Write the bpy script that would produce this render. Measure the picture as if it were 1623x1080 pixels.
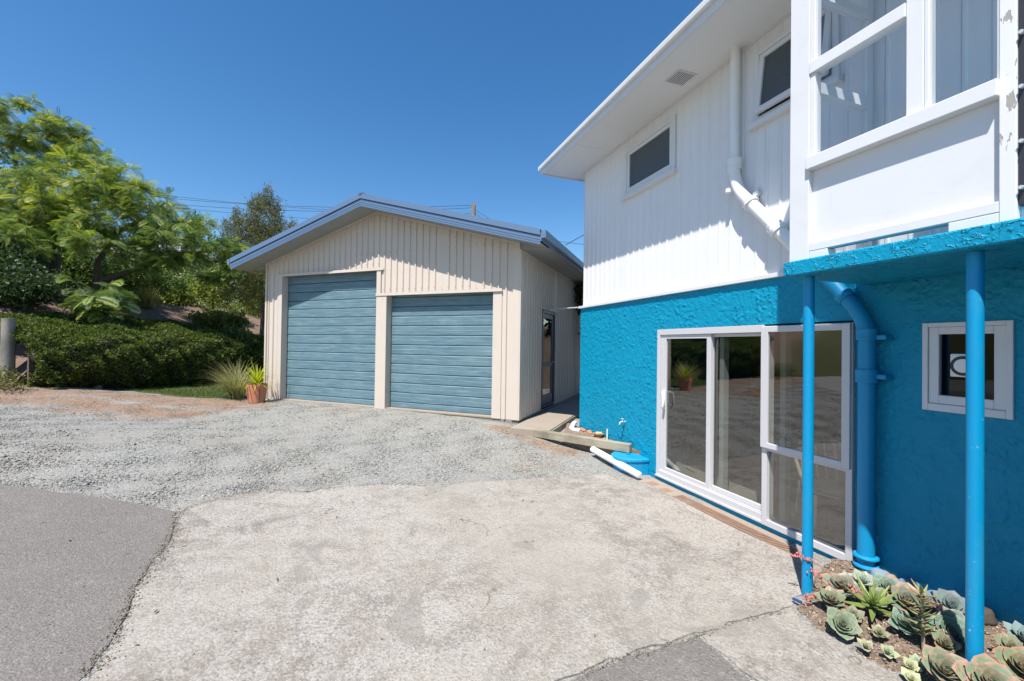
import bpy, bmesh, math, random
import numpy as np
from mathutils import Matrix, Vector

for o in list(bpy.data.objects):
    bpy.data.objects.remove(o, do_unlink=True)
SC = bpy.context.scene
COL = SC.collection
rnd = random.Random(7)
npr = np.random.default_rng(11)
R = math.radians

# ------------------------------------------------------------------ camera
cam_d = bpy.data.cameras.new('camera')
cam = bpy.data.objects.new('camera', cam_d)
COL.objects.link(cam)
cam_d.sensor_width = 36.0
cam_d.lens = 664.0 / 1623.0 * 36.0
cam_d.clip_start = 0.05
cam_d.clip_end = 3000
PITCH, ROLL = R(0.655), R(0.815)
right = Vector((1, 0, 0)); fwd = Vector((0, math.cos(PITCH), math.sin(PITCH))); up = right.cross(fwd)
r2 = right * math.cos(ROLL) + up * math.sin(ROLL)
u2 = up * math.cos(ROLL) - right * math.sin(ROLL)
m = Matrix((r2, u2, -fwd)).transposed().to_4x4()
m.translation = (0, 0, 1.8)
cam.matrix_world = m
SC.camera = cam

# ------------------------------------------------------------------ light
SUN_AZ, SUN_EL = 28.6, 61.0          # azimuth the light travels towards (from +Y to +X), elevation
w = bpy.data.worlds.new('World'); SC.world = w; w.use_nodes = True
nt = w.node_tree
sky = nt.nodes.new('ShaderNodeTexSky'); sky.sky_type = 'NISHITA'; sky.sun_disc = False
sky.sun_elevation = R(SUN_EL); sky.sun_rotation = R(180 + SUN_AZ)
sky.altitude = 50; sky.air_density = 1.0; sky.dust_density = 0.2; sky.ozone_density = 1.5
bg = nt.nodes['Background']; bg.inputs['Strength'].default_value = 0.092
hs_ = nt.nodes.new('ShaderNodeHueSaturation'); hs_.inputs['Saturation'].default_value = 1.32; hs_.inputs['Value'].default_value = 1.0
nt.links.new(sky.outputs[0], hs_.inputs['Color']); nt.links.new(hs_.outputs[0], bg.inputs[0])
sun_d = bpy.data.lights.new('sun', 'SUN'); sun_d.energy = 4.3; sun_d.angle = R(0.53); sun_d.color = (1.0, 0.955, 0.89)
sun = bpy.data.objects.new('sun', sun_d); COL.objects.link(sun)
a = R(SUN_AZ); e = R(SUN_EL)
ld = Vector((math.sin(a) * math.cos(e), math.cos(a) * math.cos(e), -math.sin(e)))
sun.rotation_euler = ld.to_track_quat('-Z', 'Y').to_euler()
sun.location = (-10, -20, 40)
SC.cycles.max_bounces = 8; SC.cycles.diffuse_bounces = 3; SC.cycles.glossy_bounces = 3; SC.cycles.transmission_bounces = 4; SC.cycles.transparent_max_bounces = 12
SC.view_settings.view_transform = 'Standard'
SC.view_settings.look = 'None'
SC.view_settings.gamma = 1
SC.view_settings.exposure = 0.90
SC.view_settings.use_curve_mapping = False

# ------------------------------------------------------------------ helpers
def props(o, label=None, cat=None, group=None, kind=None):
    if label: o['label'] = label
    if cat: o['category'] = cat
    if group: o['group'] = group
    if kind: o['kind'] = kind
    return o

def empty(name, loc, rz=0, label=None, cat=None, group=None):
    o = bpy.data.objects.new(name, None); COL.objects.link(o)
    o.location = loc; o.rotation_euler = (0, 0, rz); o.empty_display_size = 0.1
    return props(o, label, cat, group)

def link(name, mesh, parent=None, mat=None):
    o = bpy.data.objects.new(name, mesh); COL.objects.link(o)
    if parent is not None: o.parent = parent
    if mat is not None and not mesh.materials: mesh.materials.append(mat)
    return o

class MB:
    def __init__(s): s.v = []; s.f = []
    def face(s, pts):
        b = len(s.v); s.v += [tuple(p) for p in pts]; s.f.append(tuple(range(b, b + len(pts)))); return s
    def box(s, x0, x1, y0, y1, z0, z1):
        x0, x1 = min(x0, x1), max(x0, x1); y0, y1 = min(y0, y1), max(y0, y1); z0, z1 = min(z0, z1), max(z0, z1)
        b = len(s.v)
        s.v += [(x0, y0, z0), (x1, y0, z0), (x1, y1, z0), (x0, y1, z0), (x0, y0, z1), (x1, y0, z1), (x1, y1, z1), (x0, y1, z1)]
        for f in ((3, 2, 1, 0), (4, 5, 6, 7), (0, 1, 5, 4), (1, 2, 6, 5), (2, 3, 7, 6), (3, 0, 4, 7)):
            s.f.append(tuple(b + i for i in f))
        return s
    def hull8(s, p):                      # eight corners: bottom four, top four
        b = len(s.v); s.v += [tuple(q) for q in p]
        for f in ((3, 2, 1, 0), (4, 5, 6, 7), (0, 1, 5, 4), (1, 2, 6, 5), (2, 3, 7, 6), (3, 0, 4, 7)):
            s.f.append(tuple(b + i for i in f))
        return s
    def loft(s, rings, cap=True, close=True):
        n = len(rings[0]); b = len(s.v)
        for r in rings: s.v += [tuple(p) for p in r]
        for i in range(len(rings) - 1):
            for j in range(n if close else n - 1):
                k = (j + 1) % n
                s.f.append((b + i * n + j, b + i * n + k, b + (i + 1) * n + k, b + (i + 1) * n + j))
        if cap:
            s.f.append(tuple(b + j for j in reversed(range(n))))
            s.f.append(tuple(b + (len(rings) - 1) * n + j for j in range(n)))
        return s
    def prism(s, prof, axis, a0, a1):
        def mk(p, a):
            return (a, p[0], p[1]) if axis == 0 else ((p[0], a, p[1]) if axis == 1 else (p[0], p[1], a))
        return s.loft([[mk(p, a0) for p in prof], [mk(p, a1) for p in prof]])
    def tube(s, pts, rad, n=8, cap=True):
        pts = [Vector(p) for p in pts]
        if not hasattr(rad, '__len__'): rad = [rad] * len(pts)
        rings = []; prev = None
        for i, p in enumerate(pts):
            t = (pts[min(i + 1, len(pts) - 1)] - pts[max(i - 1, 0)]).normalized()
            if prev is None:
                ref = Vector((0, 0, 1)) if abs(t.z) < 0.9 else Vector((1, 0, 0))
                u = t.cross(ref).normalized()
            else:
                u = (prev - t * prev.dot(t)).normalized()
            prev = u; v = t.cross(u)
            rings.append([p + (u * math.cos(2 * math.pi * k / n) + v * math.sin(2 * math.pi * k / n)) * rad[i] for k in range(n)])
        return s.loft(rings, cap)
    def lathe(s, prof, n=24, c=(0, 0, 0)):
        rings = [[(c[0] + r * math.cos(2 * math.pi * k / n), c[1] + r * math.sin(2 * math.pi * k / n), c[2] + z) for k in range(n)] for r, z in prof]
        return s.loft(rings)
    def obj(s, name, mat, parent=None, bevel=0.0, smooth=False, seg=2):
        me = bpy.data.meshes.new(name); me.from_pydata(s.v, [], s.f)
        bm = bmesh.new(); bm.from_mesh(me); bmesh.ops.recalc_face_normals(bm, faces=bm.faces); bm.to_mesh(me); bm.free()
        o = link(name, me, parent, mat)
        if smooth:
            me.polygons.foreach_set('use_smooth', [True] * len(me.polygons))
            try: me.set_sharp_from_angle(angle=R(40))
            except Exception: pass
        if bevel:
            b = o.modifiers.new('bevel', 'BEVEL'); b.width = bevel; b.segments = seg; b.limit_method = 'ANGLE'; b.angle_limit = R(35)
        return o

def np_mesh(name, V, F, mat, parent=None, col=None, smooth=False, kind=None):
    V = np.asarray(V, dtype=np.float32); F = np.asarray(F, dtype=np.int32)
    me = bpy.data.meshes.new(name); k = F.shape[1]
    me.vertices.add(len(V)); me.vertices.foreach_set('co', V.ravel())
    me.loops.add(F.size); me.loops.foreach_set('vertex_index', F.ravel())
    me.polygons.add(len(F)); me.polygons.foreach_set('loop_start', np.arange(0, F.size, k, dtype=np.int32))
    if smooth: me.polygons.foreach_set('use_smooth', np.ones(len(F), dtype=bool))
    if col is not None:
        at = me.color_attributes.new('Col', 'FLOAT_COLOR', 'POINT')
        c = np.ones((len(V), 4), dtype=np.float32); c[:, :3] = col
        at.data.foreach_set('color', c.ravel())
    me.update(calc_edges=True); me.validate()
    o = link(name, me, parent, mat)
    if kind: o['kind'] = kind
    return o

def copy_tree(o, parent=None):
    c = o.copy(); COL.objects.link(c); c.parent = parent
    for ch in list(o.children): copy_tree(ch, c)
    return c

# ------------------------------------------------------------------ materials
class Mat:
    def __init__(s, name, rough=0.6, spec=0.5, metal=0.0):
        s.m = bpy.data.materials.new(name); s.m.use_nodes = True
        s.nt = s.m.node_tree; s.b = s.nt.nodes['Principled BSDF']
        s.b.inputs['Roughness'].default_value = rough
        s.b.inputs['Specular IOR Level'].default_value = spec
        s.b.inputs['Metallic'].default_value = metal
        s._co = None
    def n(s, t, **kw):
        x = s.nt.nodes.new('ShaderNode' + t)
        for k, v in kw.items():
            if hasattr(x, k) and k not in x.inputs: setattr(x, k, v)
            else: x.inputs[k].default_value = v
        return x
    def l(s, a, b): s.nt.links.new(a, b)
    def co(s):
        if s._co is None: s._co = s.n('TexCoord').outputs['Object']
        return s._co
    def scaled(s, sc):
        mp = s.n('Mapping'); mp.inputs['Scale'].default_value = sc; s.l(s.co(), mp.inputs[0]); return mp.outputs[0]
    def noise(s, scale, detail=4, rough=0.55, dist=0.0, vec=None):
        x = s.n('TexNoise'); x.inputs['Scale'].default_value = scale; x.inputs['Detail'].default_value = detail
        x.inputs['Roughness'].default_value = rough; x.inputs['Distortion'].default_value = dist
        s.l(vec or s.co(), x.inputs['Vector']); return x.outputs['Fac']
    def voro(s, scale, feat='F1', out='Distance', vec=None):
        x = s.n('TexVoronoi'); x.feature = feat; x.inputs['Scale'].default_value = scale; s.l(vec or s.co(), x.inputs['Vector']); return x.outputs[out]
    def ramp(s, fac, stops, interp='LINEAR'):
        x = s.n('ValToRGB'); cr = x.color_ramp; cr.interpolation = interp
        while len(cr.elements) < len(stops): cr.elements.new(0.5)
        for el, (p, c) in zip(cr.elements, stops):
            el.position = p
            el.color = (c, c, c, 1) if not hasattr(c, '__len__') else (*c, 1)
        s.l(fac, x.inputs[0]); return x.outputs[0]
    def mix(s, fac, a, b, blend='MIX'):
        x = s.n('Mix', data_type='RGBA'); x.blend_type = blend
        for v, i in ((fac, 0), (a, 6), (b, 7)):
            if hasattr(v, 'is_linked') or hasattr(v, 'links'): s.l(v, x.inputs[i])
            elif i == 0: x.inputs[0].default_value = v
            else: x.inputs[i].default_value = (*v, 1)
        return x.outputs[2]
    def math(s, op, a, b=0.0):
        x = s.n('Math', operation=op)
        for v, i in ((a, 0), (b, 1)):
            if hasattr(v, 'links'): s.l(v, x.inputs[i])
            else: x.inputs[i].default_value = v
        return x.outputs[0]
    def color(s, c):
        if hasattr(c, 'links'): s.l(c, s.b.inputs['Base Color'])
        else: s.b.inputs['Base Color'].default_value = (*c, 1)
        return s
    def rough(s, sock): s.l(sock, s.b.inputs['Roughness']); return s
    def bump(s, h, strength=0.5, dist=0.01):
        x = s.n('Bump'); x.inputs['Strength'].default_value = strength; x.inputs['Distance'].default_value = dist
        s.l(h, x.inputs['Height']); s.l(x.outputs[0], s.b.inputs['Normal']); return s

def shade(c, k): return tuple(max(0, min(1, x * k)) for x in c)

def paint(name, c, rough=0.45, var=0.06, scale=3.0, bump=0.15, bscale=60, dirt=None, stretch=None):
    M = Mat(name, rough)
    vec = M.scaled(stretch) if stretch else None
    a = M.mix(M.noise(scale, 5, 0.6, vec=vec), shade(c, 1 - var), shade(c, 1 + var))
    if dirt:
        f = M.ramp(M.noise(2.3, 6, 0.7), [(0.5, 0.0), (0.75, dirt[1])])
        a = M.mix(f, a, dirt[0])
    M.color(a)
    if bump: M.bump(M.noise(bscale, 3), bump, 0.004)
    return M.m

WHITE = paint('white_paint', (0.67, 0.67, 0.68), 0.5, 0.03, 2, 0.12, 40, ((0.55, 0.53, 0.50), 0.35))
def peeling():
    M = Mat('peeling_white_paint', .6)
    n_ = M.noise(1.0, 5, .6, .3, M.scaled((28, 28, 9)))
    f_ = M.ramp(n_, [(.60, 0.0), (.63, 1.0)])
    M.color(M.mix(f_, (.70, .70, .71), (.36, .33, .30))); M.bump(f_, .5, -.004); return M.m
PEEL = peeling()
WHITE_CLAD = paint('white_cladding_paint', (0.74, 0.74, 0.75), 0.6, 0.03, 1.5, 0.06, 25, ((0.62, 0.60, 0.58), 0.25), (1, 1, 0.25))
WHITE_SOFFIT = paint('soffit_paint', (0.74, 0.73, 0.71), 0.7, 0.03, 1.5, 0.05)
PVC = paint('white_plastic_pipe', (0.80, 0.80, 0.79), 0.35, 0.03, 4, 0.03)
ALU = paint('powder_coated_aluminium', (0.545, 0.535, 0.545), 0.4, 0.02, 3, 0.0)
GALV = paint('galvanised_steel', (0.5, 0.51, 0.53), 0.4, 0.1, 20, 0.0)
CREAM = paint('cream_steel', (0.56, 0.482, 0.41), 0.5, 0.035, 1.3, 0.05, 12, ((0.44, 0.36, 0.30), 0.22), (1, 1, 0.3))
CREAM_DARK = paint('screw_heads', (0.20, 0.17, 0.15), 0.5, 0.05, 3, 0)
ROOF = paint('blue_steel_roof', (0.105, 0.165, 0.27), 0.38, 0.05, 1.5, 0.02, 20, stretch=(1, 1, 1))
SOFFIT_GREY = paint('grey_soffit', (0.27, 0.28, 0.27), 0.7, 0.04, 2, 0.03)
BLUE = (0.0, 0.255, 0.415)
def scuffed_blue():
    M = Mat('scuffed_blue_paint', .45, .4)
    c = M.mix(M.noise(4, 5), (0, .235, .46), (0, .27, .52))
    c = M.mix(M.ramp(M.noise(38, 4, .7), [(.66, 0.0), (.70, .8)]), c, (.35, .45, .50))
    c = M.mix(M.ramp(M.noise(1.0, 4, .6, vec=M.scaled((9, 9, 2))), [(.52, 0.0), (.75, .4)]), c, (.06, .25, .38))
    M.color(c); M.bump(M.noise(1.0, 4, .6, vec=M.scaled((60, 60, 5))), .15, .003); return M.m
POST_BLUE = scuffed_blue()
BLUE_PAINT = paint('glossy_blue_paint', (0.0, 0.25, 0.49), 0.5, 0.06, 4, 0.08, 30, ((0.05, 0.26, 0.42), 0.3))
DARKBLUE = paint('dark_blue_joinery', (0.03, 0.045, 0.10), 0.4, 0.05, 3, 0.0)
BLACK = paint('dark_metal', (0.03, 0.03, 0.035), 0.5, 0.1, 6, 0.0)
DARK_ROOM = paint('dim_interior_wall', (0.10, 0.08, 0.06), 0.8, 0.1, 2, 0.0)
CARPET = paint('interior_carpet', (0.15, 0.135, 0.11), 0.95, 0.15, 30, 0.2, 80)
CANE = paint('pale_cane', (0.46, 0.40, 0.28), 0.6, 0.15, 15, 0.1)
TERRACOTTA = paint('terracotta', (0.50, 0.19, 0.10), 0.8, 0.12, 5, 0.15, 40, ((0.6, 0.42, 0.34), 0.4))
CONC_SMOOTH = paint('smooth_path_concrete', (0.30, 0.25, 0.20), 0.85, 0.12, 2.5, 0.12, 50, ((0.2, 0.17, 0.14), 0.4))
CONC_BASE = paint('foundation_concrete', (0.22, 0.20, 0.175), 0.9, 0.2, 5, 0.25, 40)
CAR_WHITE = paint('white_car_paint', (0.75, 0.76, 0.78), 0.2, 0.01, 2, 0.0)
HOUSE_WALL = paint('pale_house_wall', (0.55, 0.50, 0.43), 0.8, 0.05, 2, 0.05)
RUST = paint('rusty_steel', (0.27, 0.17, 0.12), 0.8, 0.35, 14, 0.2, 60)

def timber(name, c1, c2, vertical=False, sc=1.0):
    M = Mat(name, 0.85)
    v = M.scaled((30 * sc, 30 * sc, 2.2 * sc) if vertical else (2.2 * sc, 30 * sc, 30 * sc))
    g = M.noise(1.0, 6, 0.65, 0.6, v)
    blot = M.noise(3.0, 4)
    a = M.mix(g, c1, c2)
    a = M.mix(M.ramp(blot, [(0.42, 0.0), (0.7, 0.65)]), a, shade(c1, 0.55))
    M.color(a); M.bump(g, 0.5, 0.006); return M.m
TIMBER = timber('weathered_timber', (0.22, 0.19, 0.13), (0.42, 0.38, 0.29))
POST_WOOD = timber('weathered_round_post', (0.13, 0.12, 0.10), (0.36, 0.33, 0.28), True)
WALL_WOOD = timber('retaining_wall_timber', (0.10, 0.08, 0.06), (0.22, 0.18, 0.14))

def bark(name, c1, c2):
    M = Mat(name, 0.9)
    g = M.noise(1.0, 5, 0.7, 0.4, M.scaled((14, 14, 3)))
    M.color(M.mix(g, c1, c2)); M.bump(g, 0.7, 0.02); return M.m
BARK = bark('grey_bark', (0.055, 0.045, 0.035), (0.17, 0.145, 0.12))
BARK_DARK = bark('dark_bark', (0.03, 0.025, 0.02), (0.10, 0.08, 0.06))

def leaf_mat(name, trans=0.35, rough=0.5, spec=0.35):
    M = Mat(name, rough, spec)
    at = M.n('Attribute'); at.attribute_name = 'Col'
    M.color(at.outputs['Color'])
    tr = M.n('BsdfTranslucent')
    hs = M.n('HueSaturation'); hs.inputs['Value'].default_value = 1.25; hs.inputs['Saturation'].default_value = 1.1
    M.l(at.outputs['Color'], hs.inputs['Color']); M.l(hs.outputs[0], tr.inputs[0])
    mx = M.n('MixShader'); mx.inputs[0].default_value = trans
    M.l(M.b.outputs[0], mx.inputs[1]); M.l(tr.outputs[0], mx.inputs[2])
    M.l(mx.outputs[0], M.nt.nodes['Material Output'].inputs[0]); return M.m
LEAF = leaf_mat('leaf', 0.42)
SUCC = leaf_mat('succulent_leaf', 0.08, 0.42, 0.4)
def attr_mat(name, rough=0.9):
    M = Mat(name, rough, 0.25); at = M.n('Attribute'); at.attribute_name = 'Col'; M.color(at.outputs['Color']); return M.m
STONE = attr_mat('loose_stone')

def stucco(name='blue_stucco', k=1.0):
    M = Mat(name, 0.5, 0.3)
    n1 = M.noise(17, 2.5, 0.5, 1.1)
    ridge = M.math('SUBTRACT', 0.5, M.math('ABSOLUTE', M.math('SUBTRACT', n1, 0.5)))
    r = M.ramp(ridge, [(0.44, 0.0), (0.492, 1.0)])
    gate = M.ramp(M.noise(9, 3), [(0.42, 0.0), (0.56, 1.0)])
    lumps = M.noise(30, 4, 0.6)
    h = M.math('ADD', M.math('MULTIPLY', M.math('MULTIPLY', r, gate), 0.9), M.math('MULTIPLY', lumps, 0.6))
    c = M.mix(M.noise(1.6, 5), shade(BLUE, 0.93), shade(BLUE, 1.08))
    c = M.mix(M.ramp(M.noise(4, 6, 0.7), [(0.6, 0.0), (0.85, 0.4)]), c, (0.02, 0.32, 0.48))
    M.color(c)
    M.bump(h if k == 1.0 else M.noise(48, 5, 0.6, 0.4), 0.8 * k, 0.012); return M.m
STUCCO = stucco()
STUCCO_SKIN = stucco('blue_stucco_relief', 0.8)

def concrete_pad():
    M = Mat('old_pad_concrete', 0.9, 0.3)
    big = M.noise(0.75, 6, 0.62, 0.5); mid = M.noise(5.5, 8, 0.72); fine = M.noise(55, 6, 0.75)
    c = M.ramp(big, [(0.34, (0.20, 0.17, 0.135)), (0.48, (0.295, 0.262, 0.222)), (0.58, (0.39, 0.352, 0.302))])
    worn = M.ramp(mid, [(0.44, 0.0), (0.55, 0.8)])
    c = M.mix(worn, c, (0.40, 0.37, 0.335))
    blot = M.ramp(M.noise(2.1, 7, 0.75, 0.8), [(0.50, 0.0), (0.62, 0.7)])
    c = M.mix(blot, c, (0.17, 0.145, 0.12))
    sp = M.voro(75, 'F1', 'Color')
    sep = M.n('SeparateColor'); M.l(sp, sep.inputs[0])
    c = M.mix(M.ramp(sep.outputs[0], [(0.0, 0.0), (0.6, 0.05), (0.8, 0.55)]), c, (0.14, 0.125, 0.11))
    c = M.mix(M.ramp(sep.outputs[1], [(0.76, 0.0), (0.9, 0.6)]), c, (0.40, 0.38, 0.36))
    c = M.mix(M.ramp(fine, [(0.3, 0.5), (0.5, 0.0)]), c, (0.10, 0.088, 0.075))
    zone = M.ramp(M.noise(0.38, 4, 0.55, 0.3), [(0.44, 0.0), (0.60, 0.6)])
    c = M.mix(zone, c, (0.33, 0.30, 0.255))
    c = M.mix(M.ramp(M.noise(150, 3, 0.7), [(0.38, 0.45), (0.5, 0.0)]), c, (0.13, 0.115, 0.10))
    c = M.mix(M.ramp(M.noise(170, 3, 0.7), [(0.56, 0.0), (0.66, 0.5)]), c, (0.46, 0.44, 0.42))
    st = M.ramp(M.noise(1.15, 3, 0.5, 1.2), [(0.655, 0.0), (0.675, 0.55)]); c = M.mix(st, c, (0.21, 0.195, 0.17))
    ed = M.n('TexVoronoi'); ed.feature = 'DISTANCE_TO_EDGE'; ed.inputs['Scale'].default_value = 0.55
    wv = M.n('VectorMath', operation='ADD'); M.l(M.co(), wv.inputs[0]); nz_ = M.n('TexNoise'); nz_.inputs['Scale'].default_value = 3.0; M.l(M.co(), nz_.inputs['Vector']); M.l(nz_.outputs['Color'], wv.inputs[1]); M.l(wv.outputs[0], ed.inputs['Vector'])
    hair = M.math('MULTIPLY', M.ramp(ed.outputs['Distance'], [(0.0, 0.75), (0.006, 0.0)]), M.ramp(M.noise(1.7, 3), [(0.52, 0.0), (0.6, 1.0)]))
    c = M.mix(hair, c, (0.08, 0.07, 0.06))
    M.color(c)
    h = M.math('ADD', M.math('MULTIPLY', fine, 0.7), M.math('MULTIPLY', M.voro(60), 0.6))
    M.bump(h, 0.75, 0.009); return M.m
PAD = concrete_pad()

def asphalt():
    M = Mat('grey_asphalt', 0.92, 0.25)
    c = M.mix(M.noise(0.9, 6, 0.65), (0.152, 0.138, 0.124), (0.19, 0.172, 0.157))
    c = M.mix(M.ramp(M.noise(3.5, 7, 0.7), [(0.52, 0.0), (0.72, 0.5)]), c, (0.225, 0.207, 0.195))
    sp = M.n('SeparateColor'); M.l(M.voro(95, 'F1', 'Color'), sp.inputs[0])
    c = M.mix(M.ramp(sp.outputs[0], [(0.75, 0.0), (1.0, 0.5)]), c, (0.30, 0.28, 0.27))
    c = M.mix(M.ramp(sp.outputs[1], [(0.75, 0.0), (1.0, 0.5)]), c, (0.075, 0.07, 0.066))
    M.color(c)
    h = M.math('ADD', M.voro(85), M.noise(70, 4, 0.7))
    M.bump(h, 0.7, 0.008); return M.m
ASPHALT = asphalt()

def gravel():
    M = Mat('crushed_gravel', 0.95, 0.25)
    sp = M.n('SeparateColor'); M.l(M.voro(75, 'F1', 'Color'), sp.inputs[0])
    c = M.ramp(sp.outputs[0], [(0.0, (0.15, 0.15, 0.147)), (0.5, (0.255, 0.25, 0.232)), (1.0, (0.37, 0.365, 0.34))])
    big = M.noise(0.8, 6, 0.65)
    c = M.mix(M.ramp(big, [(0.42, 0.0), (0.65, 0.5)]), c, (0.31, 0.285, 0.24))
    at = M.n('Attribute'); at.attribute_name = 'Col'
    sa = M.n('SeparateColor'); M.l(at.outputs['Color'], sa.inputs[0])
    patch = M.ramp(M.math('ADD', M.math('MULTIPLY', sa.outputs[0], 0.30), M.math('MULTIPLY', M.noise(4.5, 8, 0.8), 0.6)), [(0.475, 0.0), (0.60, 0.92)])
    needle = M.mix(M.ramp(M.noise(22, 8, 0.85), [(0.36, 0.0), (0.64, 1.0)]), (0.11, 0.062, 0.04), (0.40, 0.27, 0.18))
    c = M.mix(patch, c, needle)
    M.color(c)
    h = M.math('ADD', M.voro(75), M.noise(90, 3))
    M.bump(h, 0.8, 0.010); return M.m
GRAVEL = gravel()

def soil(name, c1, c2, sc=9):
    M = Mat(name, 0.95, 0.2)
    c = M.mix(M.noise(sc, 7, 0.7), c1, c2)
    sp = M.n('SeparateColor'); M.l(M.voro(sc * 7, 'F1', 'Color'), sp.inputs[0])
    c = M.mix(M.ramp(sp.outputs[0], [(0.7, 0.0), (0.95, 0.7)]), c, shade(c2, 1.5))
    M.color(c); M.bump(M.noise(sc * 5, 6, 0.75), 0.9, 0.02); return M.m
SOIL = soil('dry_garden_soil', (0.13, 0.09, 0.06), (0.30, 0.23, 0.175), 12)
MULCH = soil('bark_mulch', (0.11, 0.07, 0.05), (0.24, 0.17, 0.13), 5)
GROUND = soil('dry_ground', (0.14, 0.12, 0.08), (0.23, 0.20, 0.14), 1)
LAWN = soil('lawn_turf', (0.035, 0.06, 0.015), (0.09, 0.11, 0.035), 6)

def slat_mat():
    M = Mat('faded_teal_slat', 0.5, 0.4)
    st = M.noise(1.0, 7, 0.7, 0.3, M.scaled((2.2, 1, 34)))
    c = M.ramp(st, [(0.30, (0.070, 0.138, 0.170)), (0.5, (0.106, 0.185, 0.222)), (0.72, (0.190, 0.275, 0.310))])
    ch = M.ramp(M.noise(1.3, 5, 0.7, vec=M.scaled((1, 1, 2.2))), [(0.5, 0.0), (0.75, 0.5)])
    c = M.mix(ch, c, (0.20, 0.285, 0.31))
    M.color(c); M.bump(M.noise(1.0, 4, 0.6, vec=M.scaled((1.0, 1, 45))), 0.35, 0.006); return M.m
SLAT = slat_mat()

def glass(name, ior=2.2, tint=(0.75, 0.77, 0.76), rough=0.0, bumpy=0.0):
    M = Mat(name)
    tr = M.n('BsdfTransparent'); tr.inputs[0].default_value = (*tint, 1)
    gl = M.n('BsdfGlossy'); gl.inputs['Roughness'].default_value = rough; gl.inputs[0].default_value = (1, 1, 1, 1)
    fr = M.n('Fresnel'); fr.inputs['IOR'].default_value = ior
    bp = M.n('Bump'); bp.inputs['Strength'].default_value = bumpy or 0.025; bp.inputs['Distance'].default_value = 0.02
    M.l(M.noise(1.3, 2), bp.inputs['Height'])
    M.l(bp.outputs[0], gl.inputs['Normal'])
    ge = M.n('NewGeometry')
    fc = M.math('MULTIPLY', fr.outputs[0], M.math('SUBTRACT', 1.0, ge.outputs['Backfacing']))   # thin pane: reflect once, at the face the ray enters
    mx = M.n('MixShader'); M.l(fc, mx.inputs[0]); M.l(tr.outputs[0], mx.inputs[1]); M.l(gl.outputs[0], mx.inputs[2])
    M.l(mx.outputs[0], M.nt.nodes['Material Output'].inputs[0]); return M.m
GLASS = glass('window_glass', 2.5, (0.84, 0.86, 0.84))
GLASS_PORCH = glass('porch_glass', 1.6, (0.95, 0.96, 0.97))
GLASS_THIN = glass('single_glass', 1.5, (0.8, 0.82, 0.82))
def frosted():
    M = Mat('frosted_glass', 0.32, 0.6)
    M.color((0.085, 0.105, 0.115))
    M.b.inputs['Transmission Weight'].default_value = 0.35
    M.bump(M.voro(60, 'SMOOTH_F1'), 0.7, 0.01); return M.m
FROST = frosted()

# ------------------------------------------------------------------ terrain height
CP = np.array([(2.01,5.74,0),(2.15,4.18,0),(2.3,3.39,.02),(2.14,3.02,.06),(1.26,2.87,.05),(.55,3.92,.03),(-.52,3.27,.07),(-.34,2.17,.09),(-1.28,2.12,.11),(-2.02,2.07,.14),(-2.44,2.03,.18),(.65,2.22,.08),(1.49,2.23,.08),(1.1,5.57,.04),(.17,5.34,.06),(-.81,5.01,.08),(-2.1,4.54,.12),(-3.15,4.13,.16),(-4.23,3.99,.26),(-4.77,3.94,.33),(.88,6.46,.14),(.22,7.16,.25),(-.34,7.61,.35),(-1.3,7.91,.38),(-2.64,8.36,.4),(-4.23,9.08,.41),(-5.13,9.48,.41),(-5.71,9.49,.4),(-2.06,6.56,.27),(-3.83,6.23,.32),(-5.11,5.58,.45),(-5.92,4.87,.6),(-6.14,8.01,.42),(-7.47,8.15,.5),(-8.83,8.27,.65),(-10.67,8.76,.8),
  (-8,11.5,.42),(-9.5,11.2,.50),(-7,14,.4),(-9.2,15,.4),(1.0,9.0,.30),(2.5,12,.3),(1.6,7.6,.22),(0,0,.10),(0,-4,.12),(-5,0,.35),(-10,2,.85),(3,1,.08),(-11,5.5,.9)])
GX0, GX1, GY0, GY1, GST = -16.0, 6.0, -6.0, 18.0, 0.1
def _fit():
    xs = np.arange(GX0, GX1 + 1e-6, GST); ys = np.arange(GY0, GY1 + 1e-6, GST)
    X, Y = np.meshgrid(xs, ys, indexing='ij'); q = np.stack([X.ravel(), Y.ravel()], 1)
    out = np.empty(len(q))
    for i in range(0, len(q), 8000):
        p = q[i:i + 8000]; d = CP[None, :, :2] - p[:, None, :]
        w_ = 1.0 / ((d ** 2).sum(2) + 0.30) ** 2
        A = np.concatenate([np.ones((*d.shape[:2], 1)), d], 2)
        ATA = np.einsum('nk,nki,nkj->nij', w_, A, A)
        ATA[:, 1, 1] += 0.6 * w_.sum(1); ATA[:, 2, 2] += 0.6 * w_.sum(1)
        ATb = np.einsum('nk,nki,k->ni', w_, A, CP[:, 2])
        out[i:i + 8000] = np.linalg.solve(ATA, ATb[..., None])[:, 0, 0]
    return out.reshape(X.shape)
HG = _fit()
def height(x, y):
    x = np.clip(np.asarray(x, float), GX0, GX1 - 1e-3); y = np.clip(np.asarray(y, float), GY0, GY1 - 1e-3)
    fx = (x - GX0) / GST; fy = (y - GY0) / GST
    i = np.minimum(fx.astype(int), HG.shape[0] - 2); j = np.minimum(fy.astype(int), HG.shape[1] - 2)
    a = fx - i; b = fy - j
    return HG[i, j] * (1 - a) * (1 - b) + HG[i + 1, j] * a * (1 - b) + HG[i, j + 1] * (1 - a) * b + HG[i + 1, j + 1] * a * b
def hz(x, y): return float(height(x, y))

def in_poly(x, y, poly):
    x = np.asarray(x); y = np.asarray(y); c = np.zeros(x.shape, bool); n = len(poly)
    for i in range(n):
        x1, y1 = poly[i]; x2, y2 = poly[(i + 1) % n]
        if y1 == y2: continue
        c ^= ((y1 > y) != (y2 > y)) & (x < (x2 - x1) * (y - y1) / (y2 - y1) + x1)
    return c

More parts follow.
